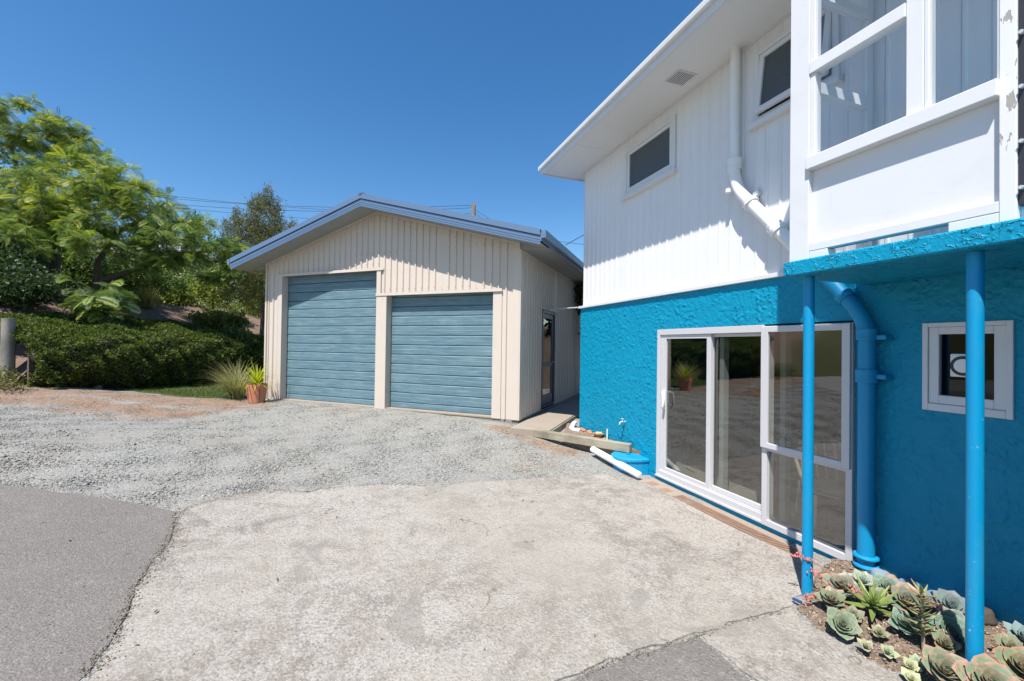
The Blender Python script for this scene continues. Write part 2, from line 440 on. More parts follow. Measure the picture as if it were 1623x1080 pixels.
def ragged(poly, step=0.12, amp=0.02, seed=1, only=None):
    r = random.Random(seed); out = []
    n = len(poly)
    for i in range(n):
        p = Vector(poly[i]); q = Vector(poly[(i + 1) % n]); L = (q - p).length
        k = max(1, int(L / step)) if (only is None or i in only) else 1
        nrm = Vector((-(q - p).y, (q - p).x)).normalized()
        for j in range(k):
            z = p.lerp(q, j / k)
            if only is None or i in only: z = z + nrm * r.uniform(-amp, amp) + (q - p).normalized() * r.uniform(-step * .3, step * .3)
            out.append((z.x, z.y))
    return out

def sheet(name, poly, off, mat, grid=0.25, skirt=0.06, zfun=None, noise=0.0):
    bm = bmesh.new()
    f = bm.faces.new([bm.verts.new((x, y, 0)) for x, y in poly])
    bmesh.ops.triangulate(bm, faces=[f])
    xs = [p[0] for p in poly]; ys = [p[1] for p in poly]
    for ax, lo, hi in ((0, min(xs), max(xs)), (1, min(ys), max(ys))):
        t = lo + grid
        while t < hi:
            co = (t, 0, 0) if ax == 0 else (0, t, 0); no = (1, 0, 0) if ax == 0 else (0, 1, 0)
            bmesh.ops.bisect_plane(bm, geom=bm.verts[:] + bm.edges[:] + bm.faces[:], plane_co=co, plane_no=no)
            t += grid
    bnd = [e_ for e_ in bm.edges if len(e_.link_faces) == 1]
    ex = bmesh.ops.extrude_edge_only(bm, edges=bnd)
    low = {v for v in ex['geom'] if isinstance(v, bmesh.types.BMVert)}
    vs = list(bm.verts); H_ = (zfun or height)(np.array([v.co.x for v in vs]), np.array([v.co.y for v in vs]))
    for v, z in zip(vs, H_):
        v.co.z = float(z) + off - (skirt if v in low else 0) + (npr.uniform(-noise, noise) if noise else 0)
    bmesh.ops.recalc_face_normals(bm, faces=bm.faces)
    me = bpy.data.meshes.new(name); bm.to_mesh(me); bm.free()
    for p in me.polygons: p.use_smooth = True
    try: me.set_sharp_from_angle(angle=R(40))
    except Exception: pass
    o = link(name, me, None, mat); o['kind'] = 'structure'
    return o

# ------------------------------------------------------------------ ground
hd = Vector((math.sin(R(-19.41)), math.cos(R(-19.41)), 0)); hn = Vector((-math.cos(R(-19.41)), math.sin(R(-19.41)), 0))
HD = Vector((2.00066558, 5.70902093, 0)); HROT = math.atan2(hd.y, hd.x)
def HW(s_, o_, z_=0.0): return HD + hd * s_ + hn * o_ + Vector((0, 0, z_))

def build_ground():
    mb = MB()
    for (x0, x1, y0, y1) in ((-900, 900, -400, 1500),):
        mb.face([(x0, y0, -0.35), (x1, y0, -0.35), (x1, y1, -0.35), (x0, y1, -0.35)])
    props(mb.obj('ground', GROUND), kind='structure')
    st = 0.15
    xs = np.arange(-15.5, 5.5, st); ys = np.arange(-5.5, 17.5, st)
    X, Y = np.meshgrid(xs, ys, indexing='ij'); Z = height(X, Y)
    Z = Z + 0.006 * np.sin(X * 7.1 + 2 * np.sin(Y * 3.3)) * np.sin(Y * 6.3 + X)
    V = np.stack([X.ravel(), Y.ravel(), Z.ravel()], 1); nx, ny = X.shape
    i, j = np.meshgrid(np.arange(nx - 1), np.arange(ny - 1), indexing='ij'); k = (i * ny + j).ravel()
    F = np.stack([k, k + ny, k + ny + 1, k + 1], 1)
    c = np.zeros((len(V), 3)); c[:, 0] = needle_mask(V[:, 0], V[:, 1])
    props(np_mesh('gravel_drive', V, F, GRAVEL, col=c, smooth=True), kind='structure')

def seg_dist(x, y, p, q):
    px, py = p; dx, dy = q[0] - px, q[1] - py
    t = np.clip(((x - px) * dx + (y - py) * dy) / (dx * dx + dy * dy), 0, 1)
    return np.hypot(x - px - t * dx, y - py - t * dy)

def needle_mask(x, y):
    m_ = np.zeros_like(np.asarray(x, float))
    for p, q, r_, k in (((-11.5, 8.0), (-8.6, 8.0), 0.75, 1.0), ((-8.6, 8.0), (-6.2, 7.9), 0.75, 1.0), ((-6.2, 8.4), (-5.2, 9.0), 0.4, .8),
                        ((-8.5, 9.2), (-6.2, 9.3), 0.9, 1.0), ((-11, 8.6), (-8.5, 9.3), 0.9, 1.0),
                        ((0.1, 7.2), (0.95, 6.5), 0.25, .95), ((0.3, 6.6), (0.6, 5.9), 0.45, .55), ((-4.5, 9.1), (-2.8, 8.45), 0.2, .7), ((-0.3, 7.5), (0.3, 7.2), 0.25, .9), ((0.2, 5.9), (1.2, 5.75), 0.18, .6)):
        d = seg_dist(x, y, p, q); m_ = np.maximum(m_, k * np.clip(1.35 - .8 * d / r_ + .25 * np.sin(x * 3.1 + y * 2.3) * np.sin(y * 4.7 - x * 1.9), 0, 1))
    return m_

PAD_P = [(-1.75, 0.8), (-2.03, 2.065), (-2.19, 2.424), (-2.43, 2.772), (-2.60, 3.157), (-2.85, 3.608), (-3.13, 4.05), (-3.12, 4.22), (-3.0, 4.38), (-2.836, 4.537), (-2.544, 4.662),
         (-2.261, 4.654), (-2.157, 4.756), (-1.581, 4.991), (-.958, 5.039), (-.838, 4.965), (-.653, 5.167), (.342, 5.483), (.765, 5.569), (1.30, 5.72), (1.444, 5.52), (1.654, 5.45),
         (1.79, 5.43), (2.50, 3.447), (2.25, 3.12), (1.93, 2.87), (1.787, 2.80), (1.408, 2.667), (1.128, 2.547), (.825, 2.421), (.629, 2.35), (.366, 2.21), (-.2, 1.9), (-.8, .8)]
PAD_P = ragged(PAD_P, 0.07, 0.018, 3, only=set(range(1, 21)) | set(range(24, 33)))
ASPH_P = ragged([(-1.82, .8), (-2.06, 2.065), (-2.22, 2.424), (-2.46, 2.772), (-2.63, 3.157), (-2.88, 3.608), (-3.165, 3.98), (-3.338, 4.05), (-4.165, 4.116), (-5.047, 4.167), (-9, 4.3), (-9, -3), (-1.7, -3)], 0.08, 0.014, 5, only=set(range(0, 10)))
WEDGE_P = ragged([(.385, 2.19), (.629, 2.327), (.825, 2.40), (1.13, 2.527), (1.255, 2.2), (1.35, .5), (-.7, .5), (-.18, 1.85)], 0.08, 0.012, 6, only={0, 1, 2, 3, 7})
APRON_P = ragged([(1.15, 2.535), (1.408, 2.648), (1.787, 2.78), (1.90, 2.82), (1.875, 2.66), (1.945, 2.57), (1.98, 2.397), (2.03, 2.295), (2.07, 2.2), (2.3, 1.3), (1.40, 1.2), (1.285, 2.2)], 0.07, 0.012, 8, only={0, 1, 2, 3, 4, 5, 6, 7, 11})
def slab_z(x, y): return height(x, y)
build_ground()
sheet('concrete_pad', PAD_P, 0.010, PAD, 0.3)
sheet('asphalt_drive', ASPH_P, 0.008, ASPHALT, 0.4)
sheet('asphalt_patch', WEDGE_P, 0.007, ASPHALT, 0.3)
sheet('concrete_apron', APRON_P, 0.009, PAD, 0.3)

BED_P = [(1.935, 2.83), (2.10, 2.955), (2.34, 3.18), (2.60, 3.40), (2.815, 3.375), (3.98, .05), (2.45, .05), (2.32, 1.3), (2.085, 2.2), (2.055, 2.295), (2.0, 2.397), (1.965, 2.574), (1.895, 2.668)]
def bed_z(x, y):
    o_ = (x - HD.x) * hn.x + (y - HD.y) * hn.y
    e_ = np.clip((1.15 - o_) / 0.5, 0, 1)
    return height(x, y) * 0 + 0.055 + 0.055 * e_ + 0.012 * np.sin(x * 17 + 1) * np.sin(y * 19 + 2 * x) + 0.008 * np.sin(x * 41) * np.sin(y * 37)
sheet('garden_bed', ragged(BED_P, 0.06, 0.02, 9, only={0, 1, 2, 8, 9, 10, 11, 12}), 0.0, SOIL, 0.05, 0.12, bed_z, 0.006)

LAWN_P = [(-10.3, 10.5), (-8.9, 10.15), (-7.6, 9.75), (-6.6, 10.1), (-6.15, 10.6), (-3.4, 17.2), (-9.0, 16.8)]
sheet('lawn', ragged(LAWN_P, 0.15, 0.06, 10), 0.012, LAWN, 0.5, 0.03)

# ------------------------------------------------------------------ house
def ring(mb, s0, s1, z0, z1, wl, wr, wb, wt, o0, o1):
    s0, s1 = min(s0, s1), max(s0, s1)
    mb.box(s0, s0 + wr, o0, o1, z0, z1); mb.box(s1 - wl, s1, o0, o1, z0, z1)
    mb.box(s0 + wr, s1 - wl, o0, o1, z0, z0 + wb); mb.box(s0 + wr, s1 - wl, o0, o1, z1 - wt, z1)

def wall_holes(mb, s0, s1, z0, z1, o0, o1, holes):
    S = sorted({s0, s1} | {h for a_ in holes for h in a_[:2]}); Zs = sorted({z0, z1} | {h for a_ in holes for h in a_[2:]})
    def solid(i, j):
        if not (0 <= i < len(S) - 1 and 0 <= j < len(Zs) - 1): return False
        c = ((S[i] + S[i + 1]) / 2, (Zs[j] + Zs[j + 1]) / 2)
        return not any(a_[0] < c[0] < a_[1] and a_[2] < c[1] < a_[3] for a_ in holes)
    for i in range(len(S) - 1):
        for j in range(len(Zs) - 1):
            if not solid(i, j): continue
            a_, b, c, d = S[i], S[i + 1], Zs[j], Zs[j + 1]
            mb.face([(b, o1, c), (a_, o1, c), (a_, o1, d), (b, o1, d)]); mb.face([(a_, o0, c), (b, o0, c), (b, o0, d), (a_, o0, d)])
            if not solid(i - 1, j): mb.face([(a_, o1, c), (a_, o0, c), (a_, o0, d), (a_, o1, d)])
            if not solid(i + 1, j): mb.face([(b, o0, c), (b, o1, c), (b, o1, d), (b, o0, d)])
            if not solid(i, j - 1): mb.face([(a_, o0, c), (a_, o1, c), (b, o1, c), (b, o0, c)])
            if not solid(i, j + 1): mb.face([(a_, o1, d), (a_, o0, d), (b, o0, d), (b, o1, d)])

def relief_wall(name, s0, s1, z0, z1, holes, mat, parent):
    """front skin of the wall as a fine grid whose squiggles of plaster stand proud"""
    st = 0.0085
    ss = np.arange(s0, s1 + 1e-6, st); zz = np.arange(z0, z1 + 1e-6, st)
    for h in holes:                                    # snap grid lines to the openings
        for v in h[:2]: ss[np.argmin(abs(ss - v))] = v
        for v in h[2:]: zz[np.argmin(abs(zz - v))] = v
    S, Z = np.meshgrid(ss, zz, indexing='ij')
    g = np.random.default_rng(5)
    def vn(x, y, seed):
        t = np.random.default_rng(seed).random((97, 97)); xi = np.floor(x).astype(int); yi = np.floor(y).astype(int)
        fx = x - xi; fy = y - yi; fx = fx * fx * (3 - 2 * fx); fy = fy * fy * (3 - 2 * fy)
        a_ = t[xi % 97, yi % 97]; b = t[(xi + 1) % 97, yi % 97]; c = t[xi % 97, (yi + 1) % 97]; d = t[(xi + 1) % 97, (yi + 1) % 97]
        return (a_ * (1 - fx) + b * fx) * (1 - fy) + (c * (1 - fx) + d * fx) * fy
    wx = S * 27 + 1.9 * vn(S * 15, Z * 15, 1); wy = Z * 27 + 1.9 * vn(S * 15 + 40, Z * 15, 2)
    n1 = vn(wx, wy, 3) * 0.7 + vn(wx * 2.1, wy * 2.1, 4) * 0.3
    r_ = np.clip(1 - abs(n1 - 0.5) / 0.085, 0, 1); gate = np.clip((vn(S * 13 + 9, Z * 13, 6) - 0.36) * 5, 0, 1)
    o_ = 0.0085 * r_ * gate + 0.0060 * (vn(S * 30, Z * 30, 7) - 0.5) + 0.003 * (vn(S * 4, Z * 4, 8) - .5) + 0.003
    edge = np.minimum.reduce([abs(S - s1) * 40, np.ones_like(S)])
    o_ = o_ * edge
    nx, nz = S.shape
    i, j = np.meshgrid(np.arange(nx - 1), np.arange(nz - 1), indexing='ij')
    cs = (S[:-1, :-1] + S[1:, 1:]) / 2; cz = (Z[:-1, :-1] + Z[1:, 1:]) / 2; keep = np.ones(cs.shape, bool)
    for h in holes: keep &= ~((cs > h[0]) & (cs < h[1]) & (cz > h[2]) & (cz < h[3]))
    k = (i * nz + j)[keep]
    F = np.stack([k, k + 1, k + nz + 1, k + nz], 1)
    V = np.stack([S.ravel(), o_.ravel() + 0.001, Z.ravel()], 1)
    return np_mesh(name, V, F, mat, parent, smooth=True)

house = empty('house', tuple(HD), HROT, 'two storey house with white vertical cladding above bright blue stucco', 'house')
DOOR = (-2.43, 0.02, 0.06, 2.045); WIN_R = (-3.315, -2.868, 1.385, 2.0)
WIN1 = (-0.312, 0.81, 4.095, 4.835); WIN2 = (-2.30, -1.48, 4.10, 4.86)
mb = MB(); wall_holes(mb, -6.6, 2.2, -0.15, 2.50, -0.2, 0.0, [DOOR, WIN_R])
mb.obj('lower_wall', STUCCO, house)
relief_wall('stucco_skin', -4.4, 2.2, -0.1, 2.50, [DOOR, WIN_R], STUCCO_SKIN, house)
mb = MB(); mb.box(2.0, 2.2, -7, -0.2, -0.15, 2.50); mb.box(-6.6, -6.4, -7, -.2, -.15, 2.5); mb.box(-6.4, 2.0, -7, -6.8, -0.15, 2.50)
mb.obj('end_wall', STUCCO, house)
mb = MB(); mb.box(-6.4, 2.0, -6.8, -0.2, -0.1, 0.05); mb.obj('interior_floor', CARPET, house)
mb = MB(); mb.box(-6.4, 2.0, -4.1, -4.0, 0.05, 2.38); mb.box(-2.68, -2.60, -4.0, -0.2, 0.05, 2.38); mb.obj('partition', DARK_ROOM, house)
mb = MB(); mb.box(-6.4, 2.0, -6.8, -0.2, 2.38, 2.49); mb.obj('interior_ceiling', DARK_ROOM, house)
# upper storey
mb = MB(); wall_holes(mb, -6.6, 2.06, 2.50, 5.2, -0.14, -0.022, [WIN1, WIN2]); mb.obj('upper_wall', WHITE_CLAD, house)
mb = MB(); mb.box(1.94, 2.06, -7, -0.14, 2.5, 5.2); mb.box(-6.6, -6.5, -7, -.14, 2.5, 5.2); mb.box(-6.5, 1.94, -7, -6.9, 2.5, 5.2); mb.obj('upper_end_wall', WHITE_CLAD, house)
pitch_b = 0.147; sb = 2.08; k = 0
while sb > -4.3:
    s1 = sb; s0 = sb - pitch_b + 0.0015; k += 1
    mb = MB()
    pieces = [(s0, s1, 2.535, 5.012)]
    for wn in (WIN1, WIN2):
        nxt = []
        for (p0, p1, q0, q1) in pieces:
            if p1 <= wn[0] or p0 >= wn[1] or q1 <= wn[2] or q0 >= wn[3]: nxt.append((p0, p1, q0, q1)); continue
            if p0 < wn[0]: nxt.append((p0, wn[0], q0, q1))
            if p1 > wn[1]: nxt.append((wn[1], p1, q0, q1))
            m0, m1 = max(p0, wn[0]), min(p1, wn[1])
            nxt.append((m0, m1, q0, wn[2])); nxt.append((m0, m1, wn[3], q1))
        pieces = nxt
    for (p0, p1, q0, q1) in pieces:
        if p1 - p0 < 0.004: continue
        jz = rnd.uniform(-.001, .001)
        if p1 - p0 > 0.1:
            prof = [(p0, -0.021), (p1, -0.021), (p1, 0.0 + jz), (p1 - 0.010, 0.009 + jz), (p1 - 0.026, 0.009 + jz), (p1 - 0.036, jz), (p0, jz)]
            mb.prism(prof, 2, q0, q1)
        else:
            mb.box(p0, p1, -0.021, jz, q0, q1)
    mb.obj('cladding_board', WHITE_CLAD, house)
    sb -= pitch_b
mb = MB(); mb.box(-2.48, 2.215, -0.02, 0.040, 2.497, 2.540); mb.obj('base_flashing', WHITE, house, 0.004)
mb = MB(); mb.box(2.06, 2.085, -7, 0.016, 2.541, 5.01); mb.box(2.075, 2.2, -7, -0.021, 2.497, 2.54); mb.obj('corner_trim', WHITE, house, 0.003)
# eave
sof = MB().box(-6.6, 2.44, 0.002, 0.70, 5.013, 5.03).obj('soffit', WHITE_SOFFIT, house)
MB().box(-6.6, 1.2, 0.01, 0.699, 5.008, 5.0125).obj('soffit_sheet', WHITE_SOFFIT, house)
MB().box(1.206, 2.44, 0.01, 0.699, 5.008, 5.0125).obj('soffit_sheet', WHITE_SOFFIT, house)
mb = MB(); mb.box(-6.6, 2.06, -0.001, 0.022, 4.985, 5.0075); mb.obj('soffit_bead', WHITE, house)
v = MB(); v.box(-0.83, -0.59, 0.155, 0.43, 4.998, 5.006); vg = v.obj('soffit_vent', WHITE, sof, 0.002)
v = MB()
for q in range(9): v.box(-0.812, -0.608, 0.178 + q * .027, 0.189 + q * .027, 4.993, 4.9975)
v.obj('vent_louvre', WHITE_SOFFIT, sof)
MB().box(-0.812, -0.608, 0.173, 0.412, 4.9978, 4.9983).obj('vent_shade_sheet', BLACK, sof)  # black sheet behind the louvres stands in for the dark inside the vent
MB().box(-6.6, 2.46, 0.70, 0.722, 4.985, 5.17).obj('fascia', WHITE, house, 0.003)
g = MB(); prof = [(0.7225, 5.065), (0.752, 5.065), (0.768, 5.08), (0.772, 5.115), (0.772, 5.135), (0.764, 5.135), (0.764, 5.12), (0.76, 5.085), (0.748, 5.073), (0.7225, 5.073)]
g.prism(prof, 0, -6.6, 2.49); g.box(2.49, 2.496, 0.7225, 0.772, 5.065, 5.135); g.obj('gutter', WHITE, house)
MB().box(2.44, 2.462, 0.01, 0.699, 4.985, 5.17).box(2.44, 2.462, -7.2, 0.005, 4.985, 5.17).obj('end_fascia', WHITE, house, 0.003)
MB().box(2.07, 2.44, -7.2, 0.0, 5.013, 5.03).obj('end_soffit', WHITE_SOFFIT, house)
rf = MB(); rf.prism([(0.74, 5.155), (0.74, 5.175), (-3.5, 5.95), (-7.7, 5.175), (-7.7, 5.155), (-3.5, 5.92)], 0, -6.6, 2.47); rf.obj('roof', SOFFIT_GREY, house)
MB().prism([(0.0, 5.03), (-3.5, 5.9), (-7, 5.03)], 0, 1.95, 2.04).obj('gable_infill', WHITE_CLAD, house)

# upper windows
def upper_window(W_, wide_right=True):
    s0, s1, z0, z1 = W_
    f = MB(); ring(f, s0, s1, z0 + 0.03, z1, 0.055, 0.055, 0.04, 0.055, -0.06, 0.030)
    fo = f.obj('window_frame', WHITE, house, 0.004)
    f = MB(); ring(f, s0 + 0.058, s1 - 0.058, z0 + 0.073, z1 - 0.058, 0.055, 0.055, 0.055, 0.05, -0.02, 0.022); f.obj('sash', WHITE, fo, 0.004)
    MB().box(s0 + 0.10, s1 - 0.10, -0.004, 0.002, z0 + 0.115, z1 - 0.10).obj('pane', FROST, fo)
    f = MB(); f.hull8([(s0 - .03, -.02, z0 - .035), (s1 + .04, -.02, z0 - .035), (s1 + .04, .075, z0 - .035), (s0 - .03, .075, z0 - .035), (s0 - .03, -.02, z0 + .03), (s1 + .04, -.02, z0 + .03), (s1 + .04, .075, z0 + .018), (s0 - .03, .075, z0 + .018)])
    f.obj('sill', WHITE, fo, 0.004)
    return fo
upper_window(WIN1)
fo = upper_window(WIN2)
for c_ in fo.children:
    if c_.name.startswith(('sash', 'pane')):
        for v_ in c_.data.vertices:
            dz = v_.co.z - (WIN2[3] - .058); dy = v_.co.y - .022; an_ = R(7)
            v_.co.y = .022 + dy * math.cos(an_) - dz * math.sin(an_); v_.co.z = WIN2[3] - .058 + dz * math.cos(an_) + dy * math.sin(an_)
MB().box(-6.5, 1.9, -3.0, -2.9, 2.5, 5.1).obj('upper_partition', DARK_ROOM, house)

# sliding door set
f = MB(); ring(f, -1.60, 0.018, 0.062, 2.042, 0.055, 0.012, 0.09, 0.075, -0.09, 0.012)
door = f.obj('sliding_door', ALU, house, 0.003)
f = MB(); f.box(-1.60, 0.018, 0.0125, 0.03, 0.062, 0.085); f.box(-1.58, -0.05, -0.02, 0.0, 0.153, 0.165); f.obj('track', ALU, door, 0.002)
f = MB(); ring(f, -0.905, -0.042, 0.155, 1.965, 0.10, 0.062, 0.055, 0.05, -0.04, -0.004); f.obj('sash', ALU, door, 0.003)
MB().box(-0.845, -0.14, -0.026, -0.020, 0.208, 1.917).obj('pane', GLASS, door)
f = MB(); ring(f, -1.586, -0.845, 0.155, 1.965, 0.052, 0.03, 0.055, 0.035, -0.082, -0.045); f.obj('sash', ALU, door, 0.003)
MB().box(-1.557, -0.895, -0.066, -0.060, 0.208, 1.932).obj('pane', GLASS, door)
f = MB(); f.box(-0.145, -0.098, -0.0038, 0.014, 0.98, 1.23); f.obj('handle_plate', PVC, door, 0.004)
f = MB(); pts = [(-0.122, 0.012, 1.19), (-0.135, 0.045, 1.205), (-0.165, 0.06, 1.19), (-0.175, 0.06, 1.13), (-0.175, 0.06, 1.07), (-0.165, 0.06, 1.02), (-0.135, 0.045, 1.0), (-0.122, 0.012, 1.015)]
f.tube(pts, 0.014, 8); f.obj('handle', PVC, door, smooth=True)
f = MB(); ring(f, -2.425, -1.605, 0.062, 2.025, 0.055, 0.05, 0.06, 0.05, -0.06, 0.035); f.box(-2.375, -1.66, -0.06, 0.035, 0.80, 0.845)
side = f.obj('side_light', ALU, house, 0.003)
f = MB(); ring(f, -2.42, -1.61, 0.83, 2.02, 0.075, 0.062, 0.05, 0.055, 0.0352, 0.062); f.obj('awning_sash', ALU, side, 0.003)
MB().box(-2.36, -1.68, 0.040, 0.046, 0.876, 1.967).obj('pane', GLASS, side)
MB().box(-2.38, -1.655, -0.006, 0.0, 0.12, 0.802).obj('pane', GLASS, side)
f = MB(); f.box(-2.6, 0.1, -0.24, -0.202, 0.05, 0.058); f.obj('inner_sill', WHITE, house)
# room things seen through the glass
f = MB(); f.box(-0.99, -0.93, -0.19, -0.11, 0.07, 2.04); f.box(-1.74, -1.68, -0.19, -0.11, 0.07, 2.04); f.obj('inner_jamb', SOFFIT_GREY, house, 0.004)

# bathroom window with fan
f = MB(); ring(f, WIN_R[0], WIN_R[1], WIN_R[2], WIN_R[3], 0.032, 0.032, 0.05, 0.03, -0.06, 0.022); bw = f.obj('window_frame', WHITE, house, 0.004)
f = MB(); ring(f, WIN_R[0] + .033, WIN_R[1] - .033, WIN_R[2] + .051, WIN_R[3] - .031, 0.055, 0.055, 0.06, 0.05, -0.03, 0.012); f.obj('sash', WHITE, bw, 0.004)
MB().box(WIN_R[0] + .08, WIN_R[1] - .08, -0.012, -0.006, WIN_R[2] + .10, WIN_R[3] - .07).obj('pane', GLASS_THIN, bw)
f = MB(); f.box(-3.165, -3.015, -0.0055, 0.012, 1.63, 1.785); fan = f.obj('fan_housing', PVC, bw, 0.006)
def disc_y(mb, s_, z_, r0, r1, o0, o1, n=24, a0=0, a1=2 * math.pi):
    full = abs(a1 - a0 - 2 * math.pi) < 1e-6
    for q in range(n):
        t0 = a0 + (a1 - a0) * q / n; t1 = a0 + (a1 - a0) * (q + 1) / n
        P = [(s_ + r * math.cos(t), o, z_ + r * math.sin(t)) for o in (o0, o1) for (r, t) in ((r0, t0), (r1, t0), (r1, t1), (r0, t1))]
        mb.hull8(P)
f = MB(); disc_y(f, -3.085, 1.705, 0.046, 0.066, 0.0122, 0.020); f.obj('fan_ring', BLACK, bw)
f = MB(); disc_y(f, -3.085, 1.705, 0.0005, 0.046, 0.0122, 0.024); f.obj('fan_cap', PVC, bw)

# tap
f = MB(); f.tube([(0.74, 0.0, 0.66), (0.74, 0.07, 0.66), (0.74, 0.10, 0.655), (0.74, 0.115, 0.62)], [0.011, 0.011, 0.012, 0.010], 8); f.tube([(0.74, 0.055, 0.66), (0.74, 0.06, 0.70)], 0.007, 6); f.tube([(0.715, 0.06, 0.705), (0.765, 0.06, 0.705)], 0.008, 6); f.obj('tap', GALV, house, smooth=True)

# soil pipe, white above the porch floor and blue under it
def arc(p0, p1, p2, n=6):
    p0, p1, p2 = Vector(p0), Vector(p1), Vector(p2)
    return [p0 * (1 - t) ** 2 + p1 * 2 * t * (1 - t) + p2 * t * t for t in [i / n for i in range(n + 1)]]
RP = 0.053
path_w = [(-1.30, .09, 5.01), (-1.30, .09, 3.74)]
pipe = MB(); pipe.tube(path_w, 0.048, 16); vp = pipe.obj('vent_pipe', PVC, house, smooth=True)
pipe = MB(); A = arc((-1.30, .09, 3.74), (-1.30, .09, 3.52), (-1.44, .09, 3.36), 8); dirv = (Vector((-2.50, .09, 2.13)) - Vector((-1.44, .09, 3.36)))
pipe.tube(A + [Vector((-1.44, .09, 3.36)) + dirv * t for t in (0.35, 0.745)], RP + .004, 16); pipe.obj('pipe_bend', PVC, vp, smooth=True)
def collar(c, d, r, L, mat, parent, name='pipe_collar'):
    c = Vector(c); d = Vector(d).normalized(); f = MB()
    pr = [(0, r), (0.12, r * 1.04), (0.2, r), (0.8, r), (0.88, r * 1.04), (1, r)]
    f.tube([c + d * L * (t - .5) for t, _ in pr], [q for _, q in pr], 18); return f.obj(name, mat, parent, smooth=True)
collar((-1.30, .09, 3.76), (0, 0, 1), 0.072, 0.12, PVC, vp)
for t, L in ((0.06, .05), (0.33, .08), (0.36, .03)): collar(Vector((-1.44, .09, 3.36)) + dirv * t, dirv, 0.075, L, PVC, vp)
f = MB(); f.lathe([(0.0, -.03), (0.038, -.02), (0.038, .02), (0.0, .03)], 12, (-1.245, .10, 3.50)); f.obj('access_cap', PVC, vp, smooth=True)
f = MB(); f.box(-1.56, -1.50, 0.014, 0.06, 3.36, 3.40); f.box(-1.535, -1.50, .014, .03, 3.33, 3.43); f.obj('pipe_bracket', PVC, vp, 0.003)
pipe = MB(); top = Vector((-1.44, .09, 3.36)) + dirv * 0.745
A = [top + dirv * t for t in (0, .1)] + arc((-2.40, .09, 2.235), (-2.555, .09, 2.06), (-2.56, .09, 1.90), 8) + [(-2.56, .09, 0.02)]
pipe.tube(A, RP + 0.002, 18); bp = pipe.obj('soil_pipe', BLUE_PAINT, house, smooth=True)
collar((-2.56, .09, 1.925), (0, 0, 1), 0.068, 0.085, BLUE_PAINT, bp); collar((-2.56, .09, 1.60), (0, 0, 1), 0.070, 0.10, BLUE_PAINT, bp)
collar(Vector((-2.40, .09, 2.235)), dirv, 0.066, 0.06, BLUE_PAINT, bp)
for zc in (0.135, 0.205):
    f = MB(); pts = [(-2.56 + 0.066 * math.cos(t), .09 + .066 * math.sin(t), zc) for t in [2 * math.pi * i / 20 for i in range(21)]]; f.tube(pts, 0.017, 8, False); f.obj('pipe_collar', BLUE_PAINT, bp, smooth=True)
for zc in (1.90, 1.60):
    f = MB(); f.box(-2.69, -2.625, 0.008, 0.10, zc - .018, zc + .018); f.obj('pipe_bracket', BLUE_PAINT, bp, 0.006)

# porch
slab = MB(); slab.box(-6.6, -2.50, 0.012, 0.92, 2.32, 2.428); slab.obj('porch_floor', STUCCO, house, 0.012)
relief = MB()
def porch_post(x, o_, name='porch_post'):
    f = MB(); f.tube([(x, o_, 0.0), (x, o_, 2.319)], 0.0335, 24); f.obj(name, POST_BLUE, house, smooth=True)
pf = MB(); pf.box(-2.65, -2.51, 0.76, 0.868, 2.430, 4.98); frame = pf.obj('porch_frame', WHITE, house, 0.004)
PO = 0.868
for (n_, b_) in (('porch_corner_post', (-3.642, -3.582,   .76, PO, 2.430, 4.98)), ('mullion', (-3.286, -3.205, .79, PO - .004, 3.141, 4.98)),
                 ('bottom_rail', (-3.581, -2.651, .79, PO - .002, 2.485, 2.54)), ('sill_rail', (-3.585, -2.645, .775, PO + .028, 3.055, 3.14)),
                 ('transom', (-3.204, -2.651, .80, PO + .006, 3.73, 3.812)), ('transom', (-3.204, -2.651, .80, PO + .006, 4.46, 4.54)),
                 ('head_rail', (-3.58, -2.652, .79, PO - .003, 4.86, 4.98)),
                 ('sash_stile', (-2.685, -2.651, .80, PO - .006, 3.141, 3.729)), ('sash_stile', (-2.685, -2.651, .80, PO - .006, 3.813, 4.459)),
                 ('sash_stile', (-3.31, -3.287, .80, PO - .006, 3.141, 4.859)), ('sash_stile', (-3.581, -3.572, .80, PO - .006, 3.141, 4.859)),
                 ('kick_block', (-2.775, -2.651, .78, PO - .003, 2.430, 2.484)), ('kick_block', (-3.581, -3.392, .78, PO - .003, 2.430, 2.484))):
    MB().box(*b_).obj(n_, PEEL if n_ == 'porch_corner_post' else WHITE, frame, 0.004)
MB().box(-3.581, -2.651, 0.815, 0.832, 2.541, 3.054).obj('lower_panel', WHITE, frame)
for (a0, a1, z0, z1) in ((-3.204, -2.686, 3.141, 3.729), (-3.204, -2.686, 3.813, 4.459), (-3.204, -2.686, 4.541, 4.859), (-3.571, -3.311, 3.141, 4.859)):
    MB().box(a0, a1, 0.832, 0.837, z0, z1).obj('pane', GLASS_PORCH, frame)
# side of the porch, running back to the house wall
sf = MB(); sf.box(-2.56, -2.512, 0.03, 0.10, 2.430, 4.98); sfo = sf.obj('porch_side_frame', WHITE, house, 0.004)
for (z0, z1) in ((2.47, 2.54), (3.69, 3.775), (4.40, 4.47), (4.86, 4.98)):
    MB().box(-2.575, -2.515, 0.101, 0.759, z0, z1).obj('rail', WHITE, sfo, 0.004)
for (z0, z1) in ((2.541, 3.689), (3.776, 4.399)):
    MB().box(-2.543, -2.538, 0.101, 0.759, z0, z1).obj('pane', GLASS_PORCH, sfo)
f = MB(); f.box(-3.668, -3.645, 0.70, 0.86, 2.50, 4.98); ds = f.obj('steel_edge_strip', BLACK, house, 0.002)
for zc in (2.58, 2.80, 3.06, 3.32):
    f = MB(); f.tube([(-3.6595, .858, zc), (-3.6595, .882, zc)], 0.009, 8); f.obj('bolt', GALV, ds)
